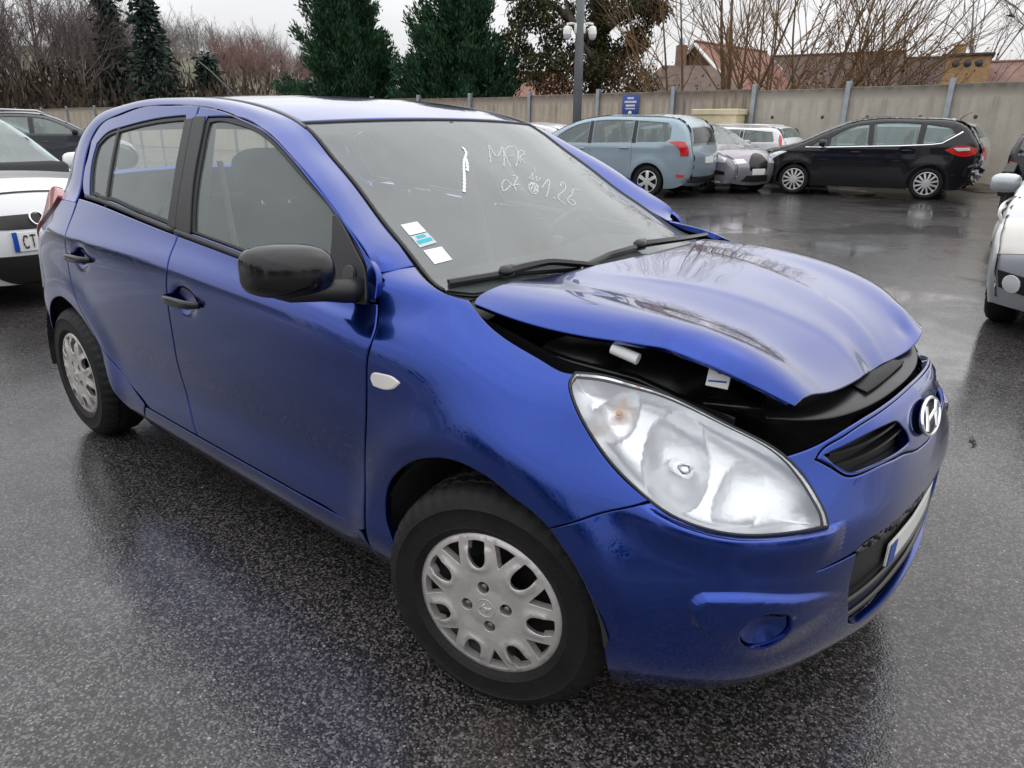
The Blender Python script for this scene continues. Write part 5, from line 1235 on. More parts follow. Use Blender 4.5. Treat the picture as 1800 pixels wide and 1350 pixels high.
# ------------------------------------------------------------------ headlamps
hl = hlO+hlI[1:-1]
hlp = smooth_loop(hl, .01); hlp = hlp if area2(hlp) > 0 else hlp[::-1]
cone = lambda c, r: (c, r)
H1, H2 = (.43, .792), (.275, .842)
def house(s, v):
    P = body(s, v); q = np.stack([A1(s), A1(v)], 1); d = dist_loop(q, hlp); ins = inpoly(q, hlp); d = np.where(ins, d, 0)
    dep = .012+.045*(1-np.exp(-d/.018))
    for (c0, r0, dd) in ((H1, .078, .034), (H2, .055, .018), ((.58, .745), .06, .012)):
        rr = np.hypot(q[:, 0]-c0[0], (q[:, 1]-c0[1])); dep = dep+dd*np.clip(1-(rr/r0)**2, 0, 1)
    return P-fnorm(body, A1(s), A1(v), 1e-2)*dep[:, None]
housing = patch(house, hl, step=.007, bevel=0, inset=.002)
lens = patch(body, hl, step=.018, off=.004, inset=.002, thick=.012, bevel=.004)
for mr in (False, True):
    h = put('headlamp', housing, M_REFL, car, mr)
    put('lens', lens, M_LENS, h, mr)
    P = np.array(smooth_loop(hl, .02)); P3 = body(P[:, 0], P[:, 1]); P3 = np.vstack([P3, P3[:1]])
    if mr: P3[:, 1] *= -1
    b = MB(); b.tube(P3, .0030, 6, caps=False); b.build('lamp_seal', M_SEAL, h)
    sg = -1 if mr else 1
    for (c0, r0, nm, mt) in ():
        aa = np.linspace(0, 2*math.pi, 33); P = body(c0[0]+r0*np.cos(aa), c0[1]+r0*np.sin(aa))-fnorm(body, c0[0]+r0*np.cos(aa), c0[1]+r0*np.sin(aa), 1e-2)*.040
        if mr: P[:, 1] *= -1
        b = MB(); b.tube(P, .004, 6, caps=False); b.build(nm, mt, h)
    n0 = fnorm(body, np.array([H1[0]]), np.array([H1[1]]), 1e-2)[0]; c3 = body(np.array([H1[0]]), np.array([H1[1]]))[0]
    fw = np.array([.85, -.45, .1]); fw /= np.linalg.norm(fw)
    P = np.array([c3-n0*.085, c3-n0*.085+fw*.05]);
    if mr: P = P*[1, -1, 1]
    b = MB(); b.tube(P, [.016, .014], 10); b.build('bulb_shield', M_CHROME, h)
    n0 = fnorm(body, np.array([H2[0]]), np.array([H2[1]]), 1e-2)[0]; c3 = body(np.array([H2[0]]), np.array([H2[1]]))[0]
    P = np.array([c3-n0*.075, c3-n0*.048]);
    if mr: P = P*[1, -1, 1]
    b = MB(); b.tube(P, [.008, .006], 10); b.build('turn_bulb', M_AMBER, h)

# side repeater
both('side_repeater', patch(body, OUT['ind'], step=.008, off=.006, thick=.01, bevel=.004, drop=.004, ang=60), mat('repeater_lens', (.75, .72, .68), .12, coat=1))

# door handles
for (hx, hz), dr_, dl_ in (((-1.305, .838), dR, dL), ((-2.19, .873), rR, rL)):
    for sg, par in ((-1, dr_), (1, dl_)):
        xs = np.linspace(hx-.118, hx+.118, 13); t = (xs-hx)/.118
        y0 = np.array([-float(body(np.array([x]), np.array([xz2sv(x, hz)[1]]))[0, 1]) for x in (hx-.13, hx+.13)]).mean()
        P = np.stack([xs, np.full(13, sg*1.0)*(y0+.006+.026*(1-t**4)), hz+.004*t], 1)
        b = MB(); n = 8; a = np.linspace(0, 2*np.pi, n, endpoint=False); V = []
        for i in range(13):
            hgt = .0165*(1-.35*t[i]**2); V += [(P[i, 0], P[i, 1]+.008*math.cos(q), P[i, 2]+hgt*math.sin(q)) for q in a]
        F = [(i*n+j, i*n+(j+1) % n, (i+1)*n+(j+1) % n, (i+1)*n+j) for i in range(12) for j in range(n)]+[tuple(range(n)), tuple(12*n+j for j in range(n))]
        if sg > 0: F = [f_[::-1] for f_ in F]
        b.add(V, F); b.build('door_handle', M_GLOSSBLACK, par)

# door mirrors
def mirror(sg, par):
    b = MB(); nu, nv = 28, 18; V = []
    for i in range(nu+1):
        ph = -math.pi/2+math.pi*i/nu          # along y from inner to outer
        for j in range(nv):
            th = 2*math.pi*j/nv
            cu = abs(math.cos(ph))**.55; su = math.copysign(abs(math.sin(ph))**.75, math.sin(ph))
            y = .940+.098*su
            ex = math.copysign(abs(math.cos(th))**.8, math.cos(th)); ez = math.copysign(abs(math.sin(th))**.75, math.sin(th))
            dx = (.085 if ex > 0 else .030)*ex*cu; dz = .066*ez*cu*(1 if ez > 0 else .92)
            sw = -.06*((y-.85)/.19)**1.5 if y > .85 else 0
            V.append((-.520+dx+sw, sg*y, 1.046+dz+.008*(y-.9)/.1*(.5 if dz > 0 else -.2)))
    F = [(i*nv+j, (i+1)*nv+j, (i+1)*nv+(j+1) % nv, i*nv+(j+1) % nv) for i in range(nu) for j in range(nv)]
    if sg > 0: F = [f_[::-1] for f_ in F]
    b.add(V, F); h = b.build('door_mirror', M_GLOSSBLACK2, par)
    b = MB(); P = []
    b.tube([(-.47, sg*.782, .985), (-.475, sg*.82, .988), (-.49, sg*.87, .992), (-.515, sg*.95, .993), (-.555, sg*1.005, 1.005)], [.034, .032, .026, .020, .010], 12)
    b.build('mirror_foot', M_BLACK, h)
    b = MB(); b.box((-.557, sg*.945, 1.046), (.006, .15, .10), bev=.002); b.build('mirror_glass', M_CHROME, h)
M_GLOSSBLACK2 = mat('mirror_shell', (.004, .004, .0045), .5, spec=.05, coat=1, coat_rough=.03)
mirror(-1, dR)
sail = [(-.425, .955), (-.437, 1.0), (-.457, 1.04), (-.50, 1.078), (-.56, 1.125), (-.612, 1.158), (-.623, 1.150), (-.602, 1.08), (-.587, .985), (-.575, .962), (-.50, .952)]
sv_ = patch(glass, sail, step=.02, off=.006, thick=.012, bevel=.004)
for o, mr in ((dR, False), (dL, True)):
    put('mirror_sail', sv_, M_BLACK, o, mr)
    kn = patch(glass, [(-.505+.026*math.cos(a), 1.016+.024*math.sin(a)) for a in np.linspace(0, 2*math.pi, 17)[:-1]], step=.01, off=.012, thick=.012, bevel=.004); put('speaker_cap', kn, M_GLOSSBLACK, o, mr)

# ------------------------------------------------------------------ wheels
def hubcap(parent, mr):
    """plastic trim: seven U-shaped petals, slots in and between them"""
    Rr = .192
    def prof(r): return np.interp(r, [0, .03, .055, .09, .14, .172, .182, .192], [.018, .018, .014, .016, .012, .008, .006, -.002])
    holes = []; k = 7
    for i in range(k):
        a0 = 2*math.pi*i/k+.30
        def pol(r, da): return (r*math.cos(a0+da), r*math.sin(a0+da))
        holes.append([pol(.172, -.125), pol(.174, 0), pol(.172, .125), pol(.150, .150), pol(.128, .155), pol(.112, .10), pol(.107, 0), pol(.112, -.10), pol(.128, -.155), pol(.150, -.150)])
        d1 = math.pi/k
        holes.append([pol(.173, d1-.165), pol(.174, d1), pol(.173, d1+.165), pol(.152, d1+.115), pol(.130, d1+.05), pol(.118, d1), pol(.130, d1-.05), pol(.152, d1-.115)])
    for i in range(4):
        a0 = math.pi/2*i+.5; holes.append([(.0525*math.cos(a0)+.0155*math.cos(t), .0525*math.sin(a0)+.0155*math.sin(t)) for t in np.linspace(0, 2*math.pi, 11)[:-1]])
    def f(x, z):
        x = A1(x); z = A1(z); r = np.hypot(x, z); a = np.arctan2(z, x); h = prof(r)
        u = (a-.30)/(2*math.pi/k); u = (u-np.round(u))*(2*math.pi/k)       # angle from petal axis
        e = np.abs(u)*r; wid = .030+.0*(r)
        rim = np.exp(-((np.hypot(np.maximum(.118-r, 0), 0)*0+np.where(r < .125, np.hypot(r-.128, e), e)-.026)/.010)**2)*sm((r-.085)/.02)*(1-sm((r-.150)/.015))
        return np.stack([x, -(h+.006*rim), z], 1)
    v = patch(f, [(Rr*math.cos(t), Rr*math.sin(t)) for t in np.linspace(0, 2*math.pi, 73)[:-1]], holes=holes, step=.009, ds=.007, bevel=.0018, drop=.0012, thick=.022, ang=60)
    cap = put('hubcap', v, M_SILVER, parent, mr)
    s_ = 1 if mr else -1
    for i in range(4):
        a0 = math.pi/2*i+.5; c0 = np.array([.0525*math.cos(a0), 0, .0525*math.sin(a0)])
        b = MB(); b.lathe([(.0001, s_*.012), (.007, s_*.012), (.009, s_*.008), (.009, s_*-.01)], 8, 'y', c0, sign=-1 if s_ < 0 else 1)
        b.build('wheel_bolt', M_BOLT, cap)
    b = MB(); b.tube([(.024*math.cos(t), s_*.0185, .024*math.sin(t)) for t in np.linspace(0, 2*math.pi, 25)], .0012, 5, caps=False)
    for q in ([(-.013, -.010), (-.008, 0), (-.005, .011)], [(.005, -.011), (.008, 0), (.013, .010)], [(-.008, -.001), (.008, .002)]):
        b.tube([(x, s_*.0188, z) for x, z in q], .0022, 5)
    b.build('cap_logo', M_SILVER, cap)
def tyre(parent, mr, Rt=.302):
    s_ = 1 if mr else -1; n = 180; b = MB(); a = np.linspace(0, 2*np.pi, n, endpoint=False)
    prof = [(.186, .082), (.192, .094), (.203, .0985), (.207, .102), (.211, .1005), (.235, .1035), (.252, .101), (.256, .1035), (.260, .101), (.266, .0975), (.278, .091), (.289, .080), (.297, .066), (.300, .052), (.3005, .048), (.294, .046), (.294, .040), (.3015, .038), (.302, .012), (.295, .010), (.295, .004), (.302, .002)]
    prof = prof+[(r, -h) for r, h in prof[::-1]]
    V = []
    for k, (r, h) in enumerate(prof):
        rr = np.full(n, r)
        if .276 < r and abs(h) > .03: rr = rr-.0055*(np.arange(n) % 4 == 0)
        if .275 < r < .2895 and abs(h) > .07: rr = rr-.0008*(np.arange(n) % 4 < 2)
        if r > .293 and abs(h) < .05: rr = rr-.004*((np.arange(n)+(2 if h > 0 else 0)) % 5 == 0)
        hh = s_*(-(-h)) if False else -s_*-h
        V += list(np.stack([rr*np.cos(a), np.full(n, s_*h*-1*-1), rr*np.sin(a)], 1))
    F = [(i*n+j, (i+1)*n+j, (i+1)*n+(j+1) % n, i*n+(j+1) % n) for i in range(len(prof)-1) for j in range(n)]
    if s_ < 0: F = [f_[::-1] for f_ in F]
    b.add(V, F); t = b.build('tyre', M_RUBBER, parent, autos=50)
    b = MB(); b.lathe([(.0001, s_*.030), (.06, s_*.035), (.07, s_*.060), (.12, s_*.045), (.165, s_*.06), (.186, s_*.085), (.192, s_*.090)], 40, 'y', sign=1 if s_ > 0 else -1)
    b.lathe([(.192, s_*.09), (.17, s_*.05), (.165, s_*-.09)], 40, 'y', sign=1 if s_ > 0 else -1); b.build('rim', mat('steel_rim', (.012, .012, .012), .5, .3), parent)
    return t
for (x0, side_) in ((0.0, -1), (0.0, 1), (-2.525, -1), (-2.525, 1)):
    wh = empty('wheel', parent=car); wh.location = (x0, side_*.745, .302)
    wh.rotation_euler = (0, R(20 if x0 == 0 else -14), R(15.5) if x0 == 0 else 0)
    wh.rotation_mode = 'YXZ'
    mr = side_ > 0
    tyre(wh, mr)
    cp = empty('wheel_trim', parent=wh); cp.location = (0, side_*.088, 0); hubcap(cp, mr)
    if True:
        for ch in list(cp.children): ch.parent = wh; ch.location = (0, side_*.088, 0)
        bpy.data.objects.remove(cp)
# wheel arch liners and floor
for x0 in (0.0, -2.525):
    for sg in (-1, 1):
        b = MB(); a = np.linspace(.16, math.pi+.10, 24)
        def lin(u, v, x0=x0, sg=sg): return np.stack([x0+.362*np.cos(u), sg*v, .305+.362*np.sin(u)], 1)
        b.grid(lin, a, np.linspace(.50, .838, 6), flip=sg > 0)
        b.grid(lambda u, v, x0=x0, sg=sg: np.stack([x0+v*np.cos(u), np.full(len(u), sg*.50), .305+v*np.sin(u)], 1), a, np.linspace(.02, .362, 4))
        b.build('arch_liner', M_GUNK, car)
b = MB(); b.box((-1.25, 0, .25), (1.75, 1.50, .08), bev=.02); b.box((-2.9, 0, .30), (.2, 1.3, .1), bev=.02); b.box((.46, 0, .27), (.2, 1.0, .08), bev=.02); b.box((-2.525, 0, .35), (.85, .96, .14), bev=.02); b.box((0, 0, .36), (.85, .96, .16), bev=.02); b.build('floor_pan', M_DARK, car)

# ------------------------------------------------------------------ cabin
for sg in (-1, 1):     # inner shells closing the doors from inside
    b = MB(); b.grid(lambda u, v, sg=sg: np.stack([u, sg*.735+0*v, v], 1), np.linspace(-2.5, -.38, 12), np.linspace(.27, .985, 6), flip=sg < 0); b.build('door_lining', M_TRIM, car)
b = MB(); b.grid(lambda u, v: roof(u, v)-np.array([0, 0, .035]), np.linspace(-.52, .52, 14), np.linspace(.02, RTOP-.05, 14), flip=True); b.build('headlining', M_TRIMLT, car)
def dash(u, v):
    t = A1(v); x = np.interp(t, [0, .25, .5, .75, 1], [-.24, -.42, -.58, -.66, -.62]); z = np.interp(t, [0, .25, .5, .75, 1], [.965, .985, .965, .88, .62])
    hp = .030*np.exp(-((A1(u)-.36)/.17)**2)*np.exp(-((t-.42)/.16)**2)
    return np.stack([x, A1(u), z+hp], 1)
b = MB(); b.grid(dash, np.linspace(-.71, .71, 30), np.linspace(0, 1, 20)); b.build('dashboard', M_TRIM, car)
b = MB(); wc = np.array([-.70, .36, .915]); ax = np.array([-.90, 0, .42]); ax /= np.linalg.norm(ax); e1 = np.array([0, 1.0, 0]); e2 = np.cross(ax, e1)
b.tube([wc+.185*(math.cos(t)*e1+math.sin(t)*e2) for t in np.linspace(0, 2*math.pi, 41)], .016, 8, caps=False)
for t in (0, math.pi, -math.pi/2): b.tube([wc-ax*.02, wc+.18*(math.cos(t)*e1+math.sin(t)*e2)], [.028, .012], 6)
b.lathe([(.0001, .02), (.06, .01), (.065, -.03)], 16, 'x', wc, sign=-1); b.tube([wc, wc-ax*.30], .03, 8); b.build('steering_wheel', M_BLACK, car)
def soft(c, s, rot=None, p=.55, n=14):
    V = []
    for i in range(n+1):
        ph = -math.pi/2+math.pi*i/n
        for j in range(2*n):
            th = math.pi*j/n; cp_ = abs(math.cos(ph))**p
            q = np.array([cp_*math.copysign(abs(math.cos(th))**p, math.cos(th))*s[0], cp_*math.copysign(abs(math.sin(th))**p, math.sin(th))*s[1], math.copysign(abs(math.sin(ph))**p, math.sin(ph))*s[2]])
            V.append(q)
    V = np.array(V)
    if rot is not None: V = V@np.array(rot).T
    m2 = 2*n
    return V+np.array(c), [(i*m2+j, i*m2+(j+1) % m2, (i+1)*m2+(j+1) % m2, (i+1)*m2+j) for i in range(n) for j in range(m2)]
lean = Matrix.Rotation(-.36, 3, 'Y')
for y0 in (-.36, .36):
    b = MB(); b.add(*soft((-1.12, y0, .50), (.26, .24, .09))); b.add(*soft((-1.42, y0, .80), (.075, .235, .31), lean)); st_ = b.build('front_seat', M_CLOTH, car)
    b = MB(); b.add(*soft((-1.545, y0, 1.205), (.05, .135, .092), lean, .6)); b.build('headrest', M_CLOTH, st_)
    b = MB()
    for d in (-.055, .055): b.tube([(-1.49, y0+d, 1.04), (-1.535, y0+d, 1.16)], .006, 6)
    b.build('headrest_post', M_CHROME, st_)
b = MB(); b.add(*soft((-1.98, 0, .52), (.24, .62, .09))); b.add(*soft((-2.27, 0, .80), (.08, .62, .28), lean)); rs = b.build('rear_seat', M_CLOTH, car)
for y0 in (-.36, .36):
    b = MB(); b.add(*soft((-2.38, y0, 1.10), (.045, .125, .07), lean, .6)); b.build('headrest', M_CLOTH, rs)
for sg in (-1, 1):           # belts and B-pillar trims
    b = MB(); b.tube([(-1.50, sg*.70, .60), (-1.51, sg*.69, 1.05), (-1.53, sg*.585, 1.40)], [.05, .042, .035], 8); b.build('pillar_trim', M_TRIMLT, car)
    b = MB(); P = np.array([(-1.47, sg*.60, 1.26), (-1.40, sg*.62, 1.0), (-1.30, sg*.61, .70), (-1.28, sg*.60, .5)])
    V = np.vstack([P+[0, 0, 0], P+[.045, 0, 0]]); b.add(V, [(i, i+1, 5+i, 4+i) for i in range(3)]); b.build('seat_belt', M_TRIMLT, car)
b = MB(); b.add(*soft((-.90, 0, 1.335), (.022, .115, .034))); b.tube([(-.90, 0, 1.35), (-.93, 0, 1.385)], .012, 6); b.build('rear_view_mirror', M_BLACK, car)
b = MB(); b.tube([(-2.42, .05, 1.475), (-2.50, .05, 1.53), (-2.66, .05, 1.62), (-2.78, .05, 1.675)], [.006, .004, .0035, .0025], 6); b.build('aerial', M_BLACK, car)

# ================================================================== the other parked cars
M_GLASSB = glass_mat('parked_glass', (.55, .66, .64), 1.6, haze=.20, hcol=(.50, .60, .58))
M_LAMPW = mat('lamp_white', (.80, .81, .82), .10, .3, coat=1)
M_TRIMB = M_BLACK
def rim_mesh(r, spokes, twin):
    """alloy wheel face: disc with slots between the spokes"""
    holes = []
    for i in range(spokes):
        a0 = 2*math.pi*i/spokes; w1 = math.pi/spokes*.62; 
        pol = lambda q, da: (q*r*math.cos(a0+da), q*r*math.sin(a0+da))
        holes.append([pol(.90, -w1), pol(.92, 0), pol(.90, w1), pol(.62, w1*.85), pol(.34, w1*.35), pol(.34, -w1*.35), pol(.62, -w1*.85)])
    f = lambda x, z: np.stack([A1(x), -(.018*(1-(np.hypot(x, z)/r)**2)+.006*np.exp(-((np.hypot(x, z)-.95*r)/.012)**2)), A1(z)], 1)
    return patch(f, [(r*math.cos(t), r*math.sin(t)) for t in np.linspace(0, 2*math.pi, 41)[:-1]], holes=holes, step=.03, ds=.02, bevel=.003, thick=.03, ang=50)
RIMS = {}
def add_wheel(root, x, y, r, rimr, spokes, rimmat, side):
    wh = empty('wheel', parent=root); wh.location = (x, y, r)
    s_ = side; key = ('t', r, rimr, s_)
    if key not in RIMS:
        b = MB(); wd = .10
        b.lathe([(rimr, s_*wd*.85), (rimr*1.06, s_*wd*.98), (r*.88, s_*wd*1.02), (r*.96, s_*wd*.88), (r, s_*wd*.62), (r, s_*-wd*.62), (r*.94, s_*-wd), (rimr, s_*-wd)], 40, 'y', sign=-1 if s_ < 0 else 1)
        RIMS[key] = b.build('tyre', M_RUBBER, wh).data
        b = MB(); b.lathe([(.0001, s_*.02), (rimr*.5, s_*.02), (rimr*.9, s_*-.02), (rimr, s_*.08)], 24, 'y', sign=-1 if s_ < 0 else 1); RIMS[key+('b',)] = b.build('brake_disc', M_DARK, wh).data
    else:
        link('tyre', RIMS[key], wh); link('brake_disc', RIMS[key+('b',)], wh)
    k2 = ('r', rimr, spokes, s_, rimmat.name)
    if k2 not in RIMS: o = put('rim', rim_mesh(rimr, spokes, False), rimmat, wh, mirror=s_ > 0); RIMS[k2] = o.data
    else: o = link('rim', RIMS[k2], wh)
    o.location = (0, s_*.085, 0)

def parked(label, loc, heading, scale, S):
    """S: profile, widths, windows, colours of one car; x forward, origin mid wheelbase"""
    root = empty('parked_car', (loc[0], loc[1], 0), heading, scale); tag(root, label, 'car', 'cars parked along the wall' if loc[1] > 9 else 'cars parked beside the hatchback')
    pnt = S['paint']; P = np.array(S['prof'], float); hw = S['hw']; belt = S['belt']; wb = S['wb']/2; r = S.get('r', .32); rr = S.get('rr', .09)
    xf, xr = P[:, 0].max(), P[:, 0].min(); beltf = lambda x: np.interp(x, [xr, xf], belt)
    # dense rounded profile
    t = np.concatenate([[0], np.cumsum(np.hypot(*np.diff(P, axis=0).T))]); bs = Basis(t)
    tn = np.linspace(0, t[-1], 160); D0 = np.stack([np.interp(tn, t, P[:, 0]), np.interp(tn, t, P[:, 1])], 1)
    Dn = .35*D0+.65*(bs(tn)@P)
    def S0(x, z):
        x = A1(x); z = A1(z); w_ = hw-.02*np.clip((.55-z)/.35, 0, 1)**2-.012*((z-.75)/.3)**2*(z < .9)
        w_ = w_-S.get('tum', .36)*np.clip(z-beltf(x), 0, 9)*np.where(z > beltf(x), 1, 0)-.10*np.clip(z-beltf(x), 0, 9)**2
        w_ = w_-S.get('ft', .24)*np.clip((x-xf+.62)/.62, 0, 1)**2.2-.15*np.clip((xr+.5-x)/.5, 0, 1)**2
        for x0 in (wb, -wb): w_ = w_+.012*np.exp(-(np.maximum(np.hypot(x-x0, z-r)-r*1.22, 0)/.10)**2)
        return w_
    def fside(x, z):
        x = A1(x); z = A1(z); Q = np.stack([x, z], 1); d = dist_loop(Q, Dn[::2], False); y = S0(x, z)
        k = np.clip(1-d/rr, 0, 1); y = y-rr*(1-np.sqrt(np.clip(1-k*k, 0, 1)))
        y = y-.010*np.exp(-((z-(beltf(x)-.12))/.02)**2)*0
        return np.stack([x, -y, z], 1)
    L_ = tn[-1]; bow = S.get('bow', [(0, .10), (.12, .13), (.2, .05), (.4, .05), (.55, .035), (.75, .05), (.9, .08), (1, .06)])
    nrm = np.gradient(Dn, axis=0); nrm = np.stack([nrm[:, 1], -nrm[:, 0]], 1); nrm /= np.linalg.norm(nrm, axis=1)[:, None]
    ye = S0(Dn[:, 0], Dn[:, 1])-rr*.66
    def fstrip(u, v):
        w_ = A1(u)/.8; a = A1(v); q = np.stack([np.interp(a, tn, Dn[:, 0]), np.interp(a, tn, Dn[:, 1])], 1); n_ = np.stack([np.interp(a, tn, nrm[:, 0]), np.interp(a, tn, nrm[:, 1])], 1)
        bw = np.interp(a/L_, [x for x, _ in bow], [y for _, y in bow])*(1-np.abs(w_)**2.2)+.004; q = q+n_*bw[:, None]
        return np.stack([q[:, 0], w_*np.interp(a, tn, ye), q[:, 1]], 1)
    def arc_at(i): return t[i]
    # side skin: outline = profile + underside with arches
    zb = S.get('zb', .20); ra = r*1.16
    und = []
    x = P[-1, 0]
    for x0 in (-wb, wb):
        dz = zb-r; hx = math.sqrt(max(.01, ra*ra-dz*dz)); und.append((x0-hx-.02, zb))
        a0 = math.atan2(dz, -hx); a0 = a0 if a0 > 0 else a0+2*math.pi
        for a in np.linspace(math.atan2(dz, hx)+math.pi*0, math.pi-math.atan2(dz, hx), 15)[::-1]: und.append((x0+ra*math.cos(a), r+ra*math.sin(a)))
        und.append((x0+hx+.02, zb))
    outl = [tuple(q) for q in Dn[::2]]+[tuple(Dn[-1])]+und
    wins = S['wins']
    sk = patch(fside, outl, holes=wins, step=.07, ds=.05, bevel=.006, thick=.03, ang=30)
    so_ = [put('body_side', sk, pnt, root), put('body_side', sk, pnt, root, True)]
    for wpoly in wins:
        gv = patch(fside, wpoly, step=.12, ds=.05, off=-.012, bevel=0, inset=-.003, ang=30)
        for o, mr in zip(so_, (False, True)): put('window', gv, M_GLASSB, o, mr)
    if S.get('chrome'):
        for o, sg in zip(so_, (-1, 1)):
            Q = np.array(S['chrome']); p3 = fside(Q[:, 0], Q[:, 1]); p3[:, 1] = sg*(np.abs(p3[:, 1])+.004); b = MB(); b.tube(p3, .017, 5); b.build('chrome_strip', M_CHROME, o)
    for a, c in S.get('pillars', []):
        pv = patch(fside, [(a[0]-.05, a[1]), (a[0]+.05, a[1]), (c[0]+.045, c[1]), (c[0]-.045, c[1])], step=.12, off=.003, bevel=.0)
        for o, mr in zip(so_, (False, True)): put('pillar_cover', pv, M_BLACK, o, mr)
    # door shut lines and handles
    for xs_, z0, z1 in S.get('doors', []):
        for o, sg in zip(so_, (-1, 1)):
            zz = np.linspace(z0, z1, 8); p3 = fside(np.full(8, xs_), zz); p3[:, 1] = sg*(np.abs(p3[:, 1])-.001); b = MB(); b.tube(p3, .004, 4); b.build('shut_line', M_DARK, o)
    for xs_, z0 in S.get('handles', []):
        for o, sg in zip(so_, (-1, 1)):
            y = abs(fside(xs_, z0)[0, 1]); b = MB(); b.box((xs_, sg*(y+.016), z0), (.20, .026, .032), bev=.01); b.build('door_handle', pnt if S.get('hpaint', True) else M_BLACK, o)
    # centre strip split by function
    names = S['seg']; cuts = [arc_at(i) for i, _ in names]+[L_]
    gl = ('windscreen', 'rear_window')
    for (i, nm), a0, a1 in zip(names, cuts[:-1], cuts[1:]):
        na = max(3, int((a1-a0)/.05)); b = MB(); b.grid(fstrip, np.linspace(-.8, .8, 17), np.linspace(a0, a1, na))
        if nm in gl:
            for sg in (-1, 1): pass
            b.build(nm, M_GLASSB, root)
        else: b.build(nm, pnt, root)
    strip = lambda poly, nm, mt, off=.006, par=None, step=.06, bev=.003, thick=.012: put(nm, patch(fstrip, poly, step=step, off=off, bevel=bev, thick=thick, ang=40), mt, par or root)
    side = lambda poly, nm, mt, off=.008, step=.05: [put(nm, patch(fside, poly, step=step, off=off, bevel=.004, thick=.02, ang=40), mt, root, mr) for mr in (False, True)]
    # dark cabin so the glass has depth, seats as soft shapes
    b = MB(); zt = P[:, 1].max(); cab = [q for q in P if q[1] > beltf(q[0])-.1]
    b.box(((S['cab'][0]+S['cab'][1])/2, 0, .62), (S['cab'][1]-S['cab'][0], hw*1.72, .80), bev=.03)
    for xs_ in S.get('seats', (.1, -.85)):
        for ys in (-.36, .36): b.add(*soft((xs_, ys, 1.06), (.09, .23, .22), None, .6, 8)); b.add(*soft((xs_-.05, ys, 1.31), (.05, .13, .08), None, .6, 6))
    b.build('cabin', M_TRIM, root)
    b = MB(); b.box((0, 0, .30), (S['wb']-2*ra-.02, hw*1.8, .2), bev=.02); b.box((0, 0, .36), (S['wb']+1.0, hw*1.1, .22), bev=.03); b.build('underbody', M_DARK, root)
    for x0 in (wb, -wb):
        for sg in (-1, 1):
            b = MB(); a = np.linspace(-.2, math.pi+.2, 16); b.grid(lambda u, v, x0=x0, sg=sg: np.stack([x0+ra*1.01*np.cos(u), sg*v, r+ra*1.01*np.sin(u)], 1), a, np.linspace(hw*.5, hw-.03, 3), flip=sg > 0); b.build('arch_liner', M_DARK, root)
            add_wheel(root, x0, sg*(hw-.125), r, S.get('rimr', r*.68), S.get('spokes', 10), S.get('rim', M_ALLOY), sg)
    if S.get('mirror'):
        mx_, mz_ = S['mirror']
        for sg in (-1, 1):
            y = abs(fside(mx_, mz_)[0, 1]); b = MB(); b.add(*soft((mx_, sg*(y+.13), mz_+.03), (.07, .11, .075), None, .7, 8)); b.tube([(mx_, sg*(y-.01), mz_-.02), (mx_, sg*(y+.10), mz_-.01)], .03, 6); b.build('door_mirror', S.get('mirmat', pnt), root)
    return root, strip, side, fside, fstrip, (t, L_)

M_ALLOY = mat('alloy', (.62, .62, .61), .32, .8); M_ALLOYD = mat('alloy_dirty', (.45, .41, .37), .4, .7, var=.2, vscale=12)
M_REDL = mat('lamp_red', (.50, .012, .012), .12, coat=1)
M_PLBLACK = mat('tailgate_glass_dark', (.012, .014, .016), .08)
def by_wheel(c, h, lx, ly, s_):
    return (c[0]-s_*(math.cos(h)*lx-math.sin(h)*ly), c[1]-s_*(math.sin(h)*lx+math.cos(h)*ly))
def plate(strip, a0, a1, y0=-.26, y1=.26, txt=None):
    o = strip([(y0, a0), (y1, a0), (y1, a1), (y0, a1)], 'number_plate', M_PLATE, .014)
    return o

# ---- black people carrier (broken tail)
S = dict(paint=paint('black_paint', (.004, .004, .006), metal=0, rough=.5), hw=.905, belt=(1.12, .92), wb=2.65, r=.325, tum=.34,
 prof=[(2.10, .22), (2.20, .34), (2.24, .52), (2.20, .70), (2.05, .84), (1.72, .96), (1.38, 1.06), (.80, 1.33), (.30, 1.53), (-.25, 1.62), (-1.0, 1.615), (-1.75, 1.55), (-1.92, 1.45), (-2.10, 1.20), (-2.20, 1.02), (-2.20, .80), (-2.16, .55), (-2.08, .30), (-1.98, .24)],
 seg=[(0, 'front_bumper'), (4, 'bonnet'), (6, 'windscreen'), (8, 'roof'), (12, 'rear_window'), (14, 'tail_gate'), (16, 'rear_bumper')], cab=(-1.85, 1.1),
 wins=[[(1.02, 1.045), (.72, 1.035), (.74, 1.20), (.86, 1.18)], [(.66, 1.035), (-.10, 1.06), (-.06, 1.50), (.22, 1.46), (.64, 1.23)], [(-.20, 1.065), (-1.02, 1.10), (-1.05, 1.515), (-.60, 1.535), (-.16, 1.515)], [(-1.13, 1.11), (-1.40, 1.13), (-1.72, 1.30), (-1.60, 1.44), (-1.16, 1.505)]],
 pillars=[((-.15, 1.06), (-.11, 1.51)), ((-1.08, 1.10), (-1.10, 1.51))], chrome=[(1.15, 1.015), (.7, 1.018), (0, 1.045), (-.7, 1.07), (-1.30, 1.105), (-1.48, 1.13), (-1.82, 1.36)],
 doors=[(.98, .34, .98), (-.16, .34, 1.03), (-1.05, .55, 1.05)], handles=[(.12, .93), (-.85, .98)], mirror=(.80, 1.08), mirmat=M_GLOSSBLACK, spokes=12, rimr=.235, rim=M_ALLOY, bow=[(0, .10), (.1, .12), (.2, .05), (.45, .06), (.6, .04), (.8, .06), (1, .05)])
root, strip, side, fs, fst, (ta, L_) = parked('black people carrier with chrome window line and smashed rear bumper', (-4.12, 15.45), R(193.8), .955, S)
